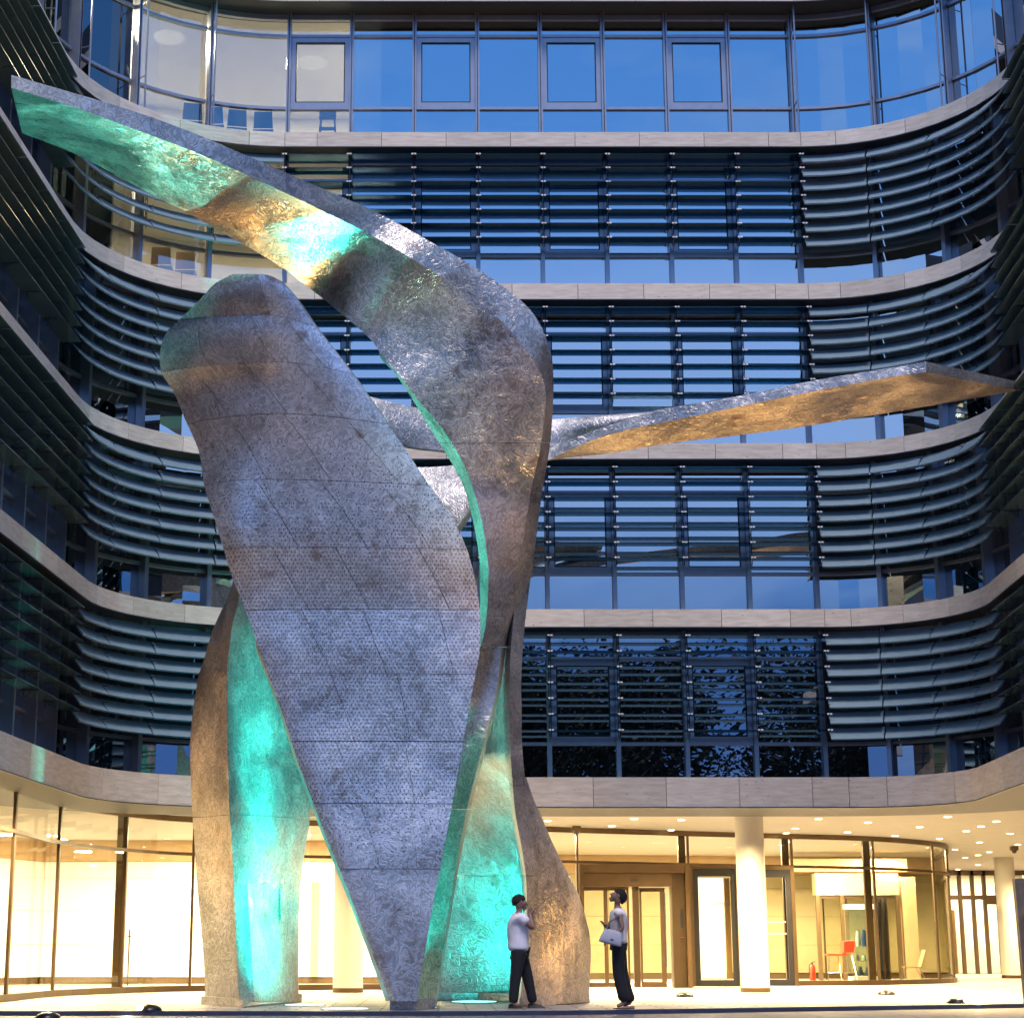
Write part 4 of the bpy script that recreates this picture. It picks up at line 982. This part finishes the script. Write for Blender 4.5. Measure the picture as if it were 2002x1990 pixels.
def added_flood(x, y, z, tgt, e, ang, col=(1.0, .50, .12)):  # added spot without a fixture, colours the sculpture from below
    l = bpy.data.lights.new('added_flood_lamp', 'SPOT'); l.energy = e; l.color = col; l.spot_size = R(ang); l.spot_blend = 1.0; l.shadow_soft_size = .7
    o = bpy.data.objects.new('added_flood_lamp', l); link(o); o.location = (x, y, z); aim(o, tgt)
added_flood(-6.7, 30.2, .25, at(450, 420, 28.2), 1200, 40)
added_flood(-5.3, 33.8, .25, at(440, 430, 28.3), 1900, 44)
added_flood(-.5, 33.2, .25, at(560, 480, 28.8), 900, 40)
added_flood(1.75, 26.9, .1, at(805, 610, 29.4), 5200, 13, (0.0, 1.0, .80))
added_flood(1.3, 32.4, .25, at(720, 550, 29), 4200, 62)
added_flood(-6.2, 30.6, .25, at(410, 1450, 31.8), 2600, 80)
added_flood(4.6, 31.6, .25, at(1110, 1760, 32.9), 700, 100)
added_flood(8.3, 34.4, .2, at(1500, 800, 33), 6000, 62)
dome(880, 2090, 0, 'added black dome lamp, unseen below the view in front of the blade')  # added housing, out of view, meant for the amber spot on the neck
added_flood(1.9, 26.9, .1, at(965, 800, 29.7), 6500, 30)
added_flood(1.6, 32.2, .1, at(935, 1420, 33.6), 900, 50)

# ------------------------------------------------------------------ sign at the right edge
sg = empty('sign_stele', (XY(1991, 22, .8) + .06, 22, -.065)); tag(sg, 'brown metal sign pillar with pale letter cut by the right edge', 'sign')
MB().hexa([(.0, 0, 0), (.9, .1, 0), (.9, .2, 0), (.0, .1, 0)], [(-.035, 0, 1.80), (.9, .1, 1.84), (.9, .2, 1.84), (-.035, .1, 1.80)]).build('pillar', M['stele_metal'], sg)
to = text_mesh('sign_letter', 'S', .55, .01, M['letter_white'], sg); to.location = (.03, -.02, 1.08); to.rotation_euler = (R(90), 0, R(6))

# ------------------------------------------------------------------ people
def skinned(name, verts, edges, mat, parent=None, levels=2, fat=1.0):
    """verts: {key: (x, y, z, r)} first key is the root"""
    ks = list(verts); me = bpy.data.meshes.new(name)
    me.from_pydata([verts[q][:3] for q in ks], [(ks.index(a), ks.index(b)) for a, b in edges], [])
    me.materials.append(mat); o = bpy.data.objects.new(name, me); link(o, parent)
    o.modifiers.new('skin', 'SKIN').use_smooth_shade = True
    sv = me.skin_vertices[0].data
    for i, q in enumerate(ks):
        r = verts[q][3]; r = tuple(v*fat for v in r) if isinstance(r, tuple) else r*fat; sv[i].radius = (r, r) if not isinstance(r, tuple) else r; sv[i].use_root = (i == 0)
    s = o.modifiers.new('sub', 'SUBSURF'); s.levels = levels; s.render_levels = levels
    return o
def chain(keys): return list(zip(keys[:-1], keys[1:]))
def hand(V, E, wrist, p, d, up, side, n):
    """palm and five fingers: d along the fingers, up the palm normal, side towards the thumb"""
    d, up, side = Vector(d).normalized(), Vector(up).normalized(), Vector(side).normalized()
    p = Vector(p); pk = n + 'palm'; c = p + d*.055; V[pk] = (*c, .026); E.append((wrist, pk))
    for i, (sd, L) in enumerate(((.032, .070), (.011, .080), (-.011, .075), (-.032, .058))):
        b = c + d*.030 + side*sd; k1, k2, k3 = n + 'f%da' % i, n + 'f%db' % i, n + 'f%dc' % i
        V[k1] = (*b, .0095); m_ = b + d*L*.5 + up*.006; V[k2] = (*m_, .0085); e_ = m_ + d*L*.42 + up*.022; V[k3] = (*e_, .007)
        E.extend([(pk, k1), (k1, k2), (k2, k3)])
    b = p + d*.02 + side*.034; e_ = b + d*.04 + side*.022 + up*.01; V[n+'t1'] = (*b, .012); V[n+'t2'] = (*e_, .009); V[n+'t3'] = (*(e_ + d*.025 + side*.004 + up*.008), .008)
    E.extend([(wrist, n+'t1'), (n+'t1', n+'t2'), (n+'t2', n+'t3')])
def head(V, E, neck, c, f, u, n=''):
    """skull, jaw, nose, ears; f = facing, u = up of the head"""
    f, u = Vector(f).normalized(), Vector(u).normalized(); s_ = f.cross(u).normalized(); c = Vector(c)
    P = {'sk': (c + u*.015 - f*.012, .102), 'top': (c + u*.055 - f*.015, .080), 'face': (c - u*.02 + f*.035, .070), 'jaw': (c - u*.075 + f*.045, .036), 'chin': (c - u*.098 + f*.068, .020),
         'nose': (c - u*.012 + f*.098, .014), 'nt': (c - u*.028 + f*.116, .011), 'lip': (c - u*.062 + f*.092, .013), 'earL': (c - f*.0 + s_*.086 - u*.01, .016), 'earR': (c - s_*.086 - u*.01, .016)}
    for q, (p, r) in P.items(): V[n + q] = (*(c + (p - c)*1.12), r*1.12)
    E.extend([(neck, n+'sk'), (n+'sk', n+'top'), (n+'sk', n+'face'), (n+'face', n+'jaw'), (n+'jaw', n+'chin'), (n+'face', n+'nose'), (n+'nose', n+'nt'), (n+'jaw', n+'lip'), (n+'sk', n+'earL'), (n+'sk', n+'earR')])
    return c, f, u, s_
def hair(parent, c, f, u, s_, mat, back=.02, low=.0):
    mb = MB(); n, k = 20, 12; vs = []; fs = []
    rnd = random.Random(3)
    for i in range(k + 1):
        ph = math.pi*.60*i/k
        for j in range(n):
            a = 2*math.pi*j/n; fr = math.cos(a)
            lim = math.pi*(.62 - .24*max(0, fr) + .07*max(0, -fr) + low*max(0, -fr)); p2 = ph/(math.pi*.60)*lim
            r = .113 + rnd.uniform(-.006, .010)
            vs.append(c + u*.022 - f*back + u*(math.cos(p2)*r*1.02) + f*(math.sin(p2)*math.cos(a)*r*1.04) + s_*(math.sin(p2)*math.sin(a)*r*.90))
    for i in range(k):
        for j in range(n): fs.append((i*n+j, i*n+(j+1)%n, (i+1)*n+(j+1)%n, (i+1)*n+j))
    o = mb.add(vs, fs).build('hair', mat, parent, smooth=180)
    s = o.modifiers.new('solid', 'SOLIDIFY'); s.thickness = .016; s.offset = -1
    return o
def eyes(parent, c, f, u, s_):
    for sg_ in (-1, 1):
        p = c + f*.094 + u*.004 + s_*.034*sg_; MB().lathe([(0, -.009), (.008, -.005), (.010, 0), (.008, .005), (0, .009)], p, 8).build('eye', M['black_rubber'], parent)
def shoe(parent, p, d, L=.27, mat='shoe_dark', sandal=False):
    d = Vector(d).normalized(); s_ = Vector((-d.y, d.x, 0)); p = Vector(p)
    secs = []
    for t, w, h in ((-.30, .022, .07), (-.26, .034, .085), (-.1, .038, .09), (.1, .040, .075), (.3, .046, .055), (.5, .046, .042), (.62, .034, .032), (.68, .016, .026)):
        c = p + d*t*L; h = h*(.5 if sandal else 1)
        secs.append([c - s_*w + Vector((0,0,.016)), c + s_*w + Vector((0,0,.016)), c + s_*w*.8 + Vector((0,0,h*.7)), c + s_*w*.35 + Vector((0,0,h)), c - s_*w*.35 + Vector((0,0,h)), c - s_*w*.8 + Vector((0,0,h*.7))])
    o = MB().strip(secs).build('shoe', M[mat], parent, smooth=60)
    secs = [[c - s_*w, c + s_*w, c + s_*w + Vector((0,0,.016)), c - s_*w + Vector((0,0,.016))] for c, w in ((p - d*.31*L, .026), (p - d*.25*L, .038), (p + d*.1*L, .043), (p + d*.45*L, .05), (p + d*.62*L, .036), (p + d*.70*L, .016))]
    MB().strip(secs).build('sole', M['sole_pale' if not sandal else 'leather_dark'], o)

# person 1: short dark hair, white T-shirt, touching the sculpture with a raised hand. x right, y away, z up; height 1.77 m
def person(name, label, loc, V, E, hd, sc):
    o = skinned(name, V, E, M['skin']); o.location = loc; o.scale = (sc, sc, sc); tag(o, label, 'person'); return o
P1 = on(1016, 1972, 0.0)
V = {'pel': (0, 0, .95, .10), 'waist': (-.01, 0, 1.10, .10), 'chest': (-.02, 0, 1.28, (.155, .12)), 'ster': (-.02, 0, 1.40, .12), 'neck': (.0, 0, 1.50, .055), 'nk2': (.012, 0, 1.55, .052)}
E = chain(['pel', 'waist', 'chest', 'ster', 'neck', 'nk2'])
hc1 = head(V, E, 'nk2', (.03, 0, 1.645), (.96, -.18, -.02), (0, 0, 1))
V.update({'shn': (.06, -.17, 1.41, .066), 'eln': (.22, -.20, 1.24, .048), 'wrn': (.175, -.10, 1.46, .032), 'shf': (-.02, .17, 1.41, .058), 'elf': (.22, .22, 1.25, .044), 'wrf': (.22, .18, 1.45, .030)})
E += [('ster', 'shn'), ('shn', 'eln'), ('eln', 'wrn'), ('ster', 'shf'), ('shf', 'elf'), ('elf', 'wrf')]
hand(V, E, 'wrn', V['wrn'][:3], (-.1, .25, 1), (-.6, .2, -.1), (0, 1, 0), 'n'); hand(V, E, 'wrf', V['wrf'][:3], (.35, 0, 1), (.8, 0, -.2), (0, -1, 0), 'f')
V.update({'hn': (-.01, -.09, .86, .065), 'knn': (-.06, -.12, .52, .062), 'ann': (-.11, -.12, .10, .042), 'ton': (-.01, -.15, .05, .03),
          'hf': (.02, .09, .86, .065), 'knf': (.13, .10, .52, .062), 'anf': (.22, .10, .10, .042), 'tof': (.36, .08, .05, .03)})
E += [('pel', 'hn'), ('hn', 'knn'), ('knn', 'ann'), ('ann', 'ton'), ('pel', 'hf'), ('hf', 'knf'), ('knf', 'anf'), ('anf', 'tof')]
p1 = person('person', 'person in white T-shirt and black trousers touching the sculpture', P1, V, E, hc1, 1.0)
hair(p1, *hc1, M['hair_dark'], .022); eyes(p1, *hc1)
SV = {'w0': (-.01, 0, .87, .155), 'w': (-.01, 0, .98, .150), 'w2': (-.01, 0, 1.10, .145), 'c': (-.02, 0, 1.28, (.178, .145)), 's': (-.02, 0, 1.41, .13), 'nk': (.0, 0, 1.475, .075),
      'an': (.06, -.18, 1.42, .075), 'bn': (.125, -.20, 1.30, .078), 'af': (-.02, .18, 1.42, .075), 'bf': (.06, .22, 1.32, .078)}
skinned('t_shirt', SV, [('w0', 'w'), ('w', 'w2'), ('w2', 'c'), ('c', 's'), ('s', 'nk'), ('s', 'an'), ('an', 'bn'), ('s', 'af'), ('af', 'bf')], M['shirt_white'], p1, fat=1.22)
TV = {'p': (0, 0, .98, .125), 'hn': (-.01, -.095, .86, .108), 'kn': (-.06, -.12, .52, .080), 'cn': (-.09, -.12, .28, .070), 'an': (-.11, -.12, .085, .066),
      'hf': (.02, .095, .86, .108), 'kf': (.13, .10, .52, .080), 'cf': (.18, .10, .28, .070), 'af': (.22, .10, .085, .066)}
skinned('trousers', TV, [('p', 'hn'), ('hn', 'kn'), ('kn', 'cn'), ('cn', 'an'), ('p', 'hf'), ('hf', 'kf'), ('kf', 'cf'), ('cf', 'af')], M['trousers_black'], p1, fat=1.22)
shoe(p1, (-.11, -.12, .0), (.6, -.5, 0)); shoe(p1, (.22, .10, .0), (1, -.25, 0), .29)

# person 2: short dark hair, looking up to the left, white top, black trousers, white bag
P2 = on(1212, 1971.5, 0.0); S2 = 1.045
V = {'pel': (0, 0, 1.00, .09), 'waist': (.01, 0, 1.14, .085), 'chest': (.015, 0, 1.32, (.125, .125)), 'ster': (.02, 0, 1.43, .10), 'neck': (.0, 0, 1.52, .048), 'nk2': (-.015, 0, 1.575, .047)}
E = chain(['pel', 'waist', 'chest', 'ster', 'neck', 'nk2'])
hc2 = head(V, E, 'nk2', (.005, 0, 1.67), (-.84, -.10, .54), (.54, 0, .84))
V.update({'shn': (.0, -.16, 1.44, .052), 'eln': (.05, -.22, 1.18, .040), 'wrn': (-.16, -.20, 1.08, .026), 'shf': (.0, .16, 1.44, .052), 'elf': (-.10, .20, 1.20, .038), 'wrf': (-.20, .02, 1.24, .026)})
E += [('ster', 'shn'), ('shn', 'eln'), ('eln', 'wrn'), ('ster', 'shf'), ('shf', 'elf'), ('elf', 'wrf')]
hand(V, E, 'wrn', V['wrn'][:3], (-.55, .15, -.75), (.3, 0, -.4), (0, 1, .1), 'n'); hand(V, E, 'wrf', V['wrf'][:3], (-.3, -.75, .35), (-.5, 0, -.4), (-.5, -.3, .6), 'f')
V.update({'hn': (-.0, -.07, .88, .06), 'knn': (-.03, -.10, .52, .056), 'ann': (.075, -.10, .10, .036), 'ton': (-.06, -.12, .04, .026),
          'hf': (.0, .07, .88, .06), 'knf': (.03, .09, .52, .056), 'anf': (.18, .08, .10, .036), 'tof': (.06, .07, .04, .026)})
E += [('pel', 'hn'), ('hn', 'knn'), ('knn', 'ann'), ('ann', 'ton'), ('pel', 'hf'), ('hf', 'knf'), ('knf', 'anf'), ('anf', 'tof')]
p2 = person('person', 'person with short dark hair and white top looking up at the sculpture', P2, V, E, hc2, S2)
hair(p2, *hc2, M['hair_dark'], .020, .06); eyes(p2, *hc2)
SV = {'w0': (.0, 0, .95, .128), 'w': (.0, 0, 1.03, .124), 'w2': (.01, 0, 1.14, .112), 'c': (.01, 0, 1.31, (.145, .145)), 's': (.015, 0, 1.43, .112), 'nk': (.005, 0, 1.485, .066),
      'an': (.0, -.165, 1.45, .062), 'bn': (.01, -.19, 1.36, .062), 'af': (.0, .165, 1.45, .062), 'bf': (-.03, .18, 1.36, .06)}
skinned('blouse', SV, [('w0', 'w'), ('w', 'w2'), ('w2', 'c'), ('c', 's'), ('s', 'nk'), ('s', 'an'), ('an', 'bn'), ('s', 'af'), ('af', 'bf')], M['top_white'], p2, fat=1.2)
TV = {'p': (0, 0, 1.05, .112), 'hn': (.0, -.07, .90, .104), 'kn': (-.02, -.085, .54, .082), 'cn': (.03, -.09, .28, .082), 'an': (.075, -.10, .085, .086),
      'hf': (.01, .07, .90, .104), 'kf': (.05, .08, .54, .082), 'cf': (.11, .08, .28, .082), 'af': (.17, .08, .085, .086)}
skinned('trousers', TV, [('p', 'hn'), ('hn', 'kn'), ('kn', 'cn'), ('cn', 'an'), ('p', 'hf'), ('hf', 'kf'), ('kf', 'cf'), ('cf', 'af')], M['trousers_black'], p2, fat=1.2)
shoe(p2, (.05, -.10, .0), (-1, -.2, 0), .24, 'skin', True); shoe(p2, (.16, .08, .0), (-1, .1, 0), .24, 'skin', True)
bag = empty('shoulder_bag', P2 + Vector((-.16, -.30, 1.0))); tag(bag, 'white leather shoulder bag with dark straps held by the looking up person', 'bag')
bag.rotation_euler = (0, R(14), R(8)); bag.scale = (.8, .8, .85)
MB().strip([[(-.24, -.06, 0), (.22, -.06, 0), (.22, .06, 0), (-.24, .06, 0)], [(-.22, -.07, .10), (.21, -.07, .10), (.21, .07, .10), (-.22, .07, .10)], [(-.17, -.035, .27), (.18, -.035, .27), (.18, .035, .27), (-.17, .035, .27)]]).build('bag_body', M['bag_white'], bag, smooth=180)
bag_ = [q for q in COL.objects if q.parent == bag][0]; bv_ = bag_.modifiers.new('soft', 'BEVEL'); bv_.width = .035; bv_.segments = 4; bv_.limit_method = 'ANGLE'; bv_.angle_limit = R(20)
MB().box(-.03, .03, -.075, -.071, .08, .10).build('clasp', M['leather_dark'], bag)
for yy in (-.04, .04):
    MB().path([(-.14, yy, .26), (-.10, yy + .05, .40), (.06, yy + .10, .53), (.16, yy + .12, .50), (.17, yy + .06, .36), (.15, yy, .26)], .011).build('strap', M['leather_dark'], bag)

# ------------------------------------------------------------------ furniture seen in the lit rooms
def room_chair(x, Y, z, label, mat='chair_blue', rz=0.0):
    c = empty('meeting_chair', (x, Y, z), rz); tag(c, label, 'chair', 'chairs in the lit upper rooms')
    MB().box(-.24, .24, -.22, .22, .42, .47).build('seat', M[mat], c)
    MB().hexa([(-.23, .20, .50), (.23, .20, .50), (.23, .24, .50), (-.23, .24, .50)], [(-.21, .27, .88), (.21, .27, .88), (.21, .31, .88), (-.21, .31, .88)]).build('backrest', M[mat], c)
    for sx in (-.22, .22):
        for sy in (-.20, .20): MB().tube((sx, sy, .42), (sx, sy, 0), .012).build('leg', M['chrome'], c)
zf = 19.41
def at_glass(px, off, z, zr):
    best = None
    for i in range(-500, 400):
        p = gp(i/100, off, z, zr); dd = p.y*CT + (z - CAM_H)*ST; x_ = PX + F*p.x/dd
        if best is None or abs(x_ - px) < best[0]: best = (abs(x_ - px), p)
    return best[1]
for i, (x, lb) in enumerate(((375, 'blue chair nearest the lit corner in the top left room'), (420, 'blue chair second from the left in the top left room'), (462, 'blue chair third from the left in the top left room'), (516, 'blue chair rightmost of the row in the top left room'))):
    p = at_glass(x, GO + .38, zf + .5, TOPS[4]); room_chair(p.x, p.y, zf, lb, rz=R(180) if i % 2 else R(190))
z3 = 15.68
for x, lb in ((318, 'brown backed chair left in the yellow lit room one floor lower'), (365, 'brown backed chair right in the yellow lit room one floor lower')):
    p = at_glass(x, GO + .42, z3 + .5, TOPS[3]); room_chair(p.x, p.y, z3, lb, 'wood_wall', rz=R(180))
p = at_glass(640, GO + .25, zf + .5, TOPS[4]); ld = empty('step_ladder', (p.x, p.y, zf)); tag(ld, 'small blue step ladder behind the top floor window', 'ladder')
for sx in (-.22, .22):
    MB().tube((sx, .0, 0), (sx*.7, .15, 1.0), .02).build('rail', M['chair_blue'], ld); MB().tube((sx, .45, 0), (sx*.7, .25, 1.0), .02).build('rail', M['chair_blue'], ld)
for zz in (.28, .56, .84): MB().box(-.2, .2, .02, .14, zz, zz + .04).build('tread', M['chair_blue'], ld)
MB().box(-.2, .2, .12, .30, .98, 1.06).build('top_step', M['chair_blue'], ld)

# ------------------------------------------------------------------ trees behind the camera, mirrored in the lowest windows
def tree(x, y, h, w, label, seed):
    rd = random.Random(seed); t = empty('broadleaf_tree', (x, y, -.065)); tag(t, label, 'tree', 'trees standing behind the forecourt')
    tr = MB(); tr.tube((0, 0, 0), (.1, 0, h*.35), .32, .24, 10); tips = []
    for i in range(9):
        a = i*2.4; z = h*(.30 + .05*i); L = w*(.35 + .3*rd.random())
        e = Vector((math.cos(a)*L, math.sin(a)*L, z + h*.22)); tr.tube((.1, 0, z*.95), e, .12, .04, 6); tips.append(e)
    tr.tube((.1, 0, h*.35), (0, 0, h*.92), .24, .05, 8); tr.build('trunk', M['bark'], t)
    cr = MB(); blobs = [(Vector((rd.gauss(0, w*.36), rd.gauss(0, w*.36), h*(.08 + .83*rd.random()))), w*(.16 + .16*rd.random())) for _ in range(120)]
    for c, r in blobs:
        for _ in range(150):
            d = Vector((rd.gauss(0, 1), rd.gauss(0, 1), rd.gauss(0, 1))).normalized()*r*(.55 + .5*rd.random()); p = c + d
            a = Vector((rd.gauss(0, 1), rd.gauss(0, 1), rd.gauss(0, .6))).normalized(); b = a.orthogonal().normalized(); s = .11 + .15*rd.random()
            cr.add([p - a*s, p - b*s*.55, p + a*s, p + b*s*.55], [(0, 1, 2, 3)])
    me = bpy.data.meshes.new('crown'); me.from_pydata(cr.v, [], cr.f); me.materials.append(M['foliage']); link(bpy.data.objects.new('crown', me), t)
for i, (x, y, h, w, lb) in enumerate(((-14, -33, 20.0, 7.2, 'broad dark tree standing far left behind the forecourt'), (-4, -36, 20.8, 7.8, 'tall dark tree left of centre behind the forecourt'),
        (5, -33, 20.2, 7.4, 'dark tree in the middle behind the forecourt'), (14, -36, 21.0, 7.8, 'tallest dark tree right of centre behind the forecourt'),
        (23, -33, 19.8, 7.4, 'lower dark tree standing far right behind the forecourt'), (0, -46, 21.0, 10, 'deep dark tree in the second row behind the forecourt'), (11, -48, 21.3, 10, 'rearmost dark tree in the second row, right of centre'), (-10, -50, 21.5, 10, 'rearmost dark tree in the second row, left of centre'))):
    tree(x, y, h, w, lb, 11 + i)
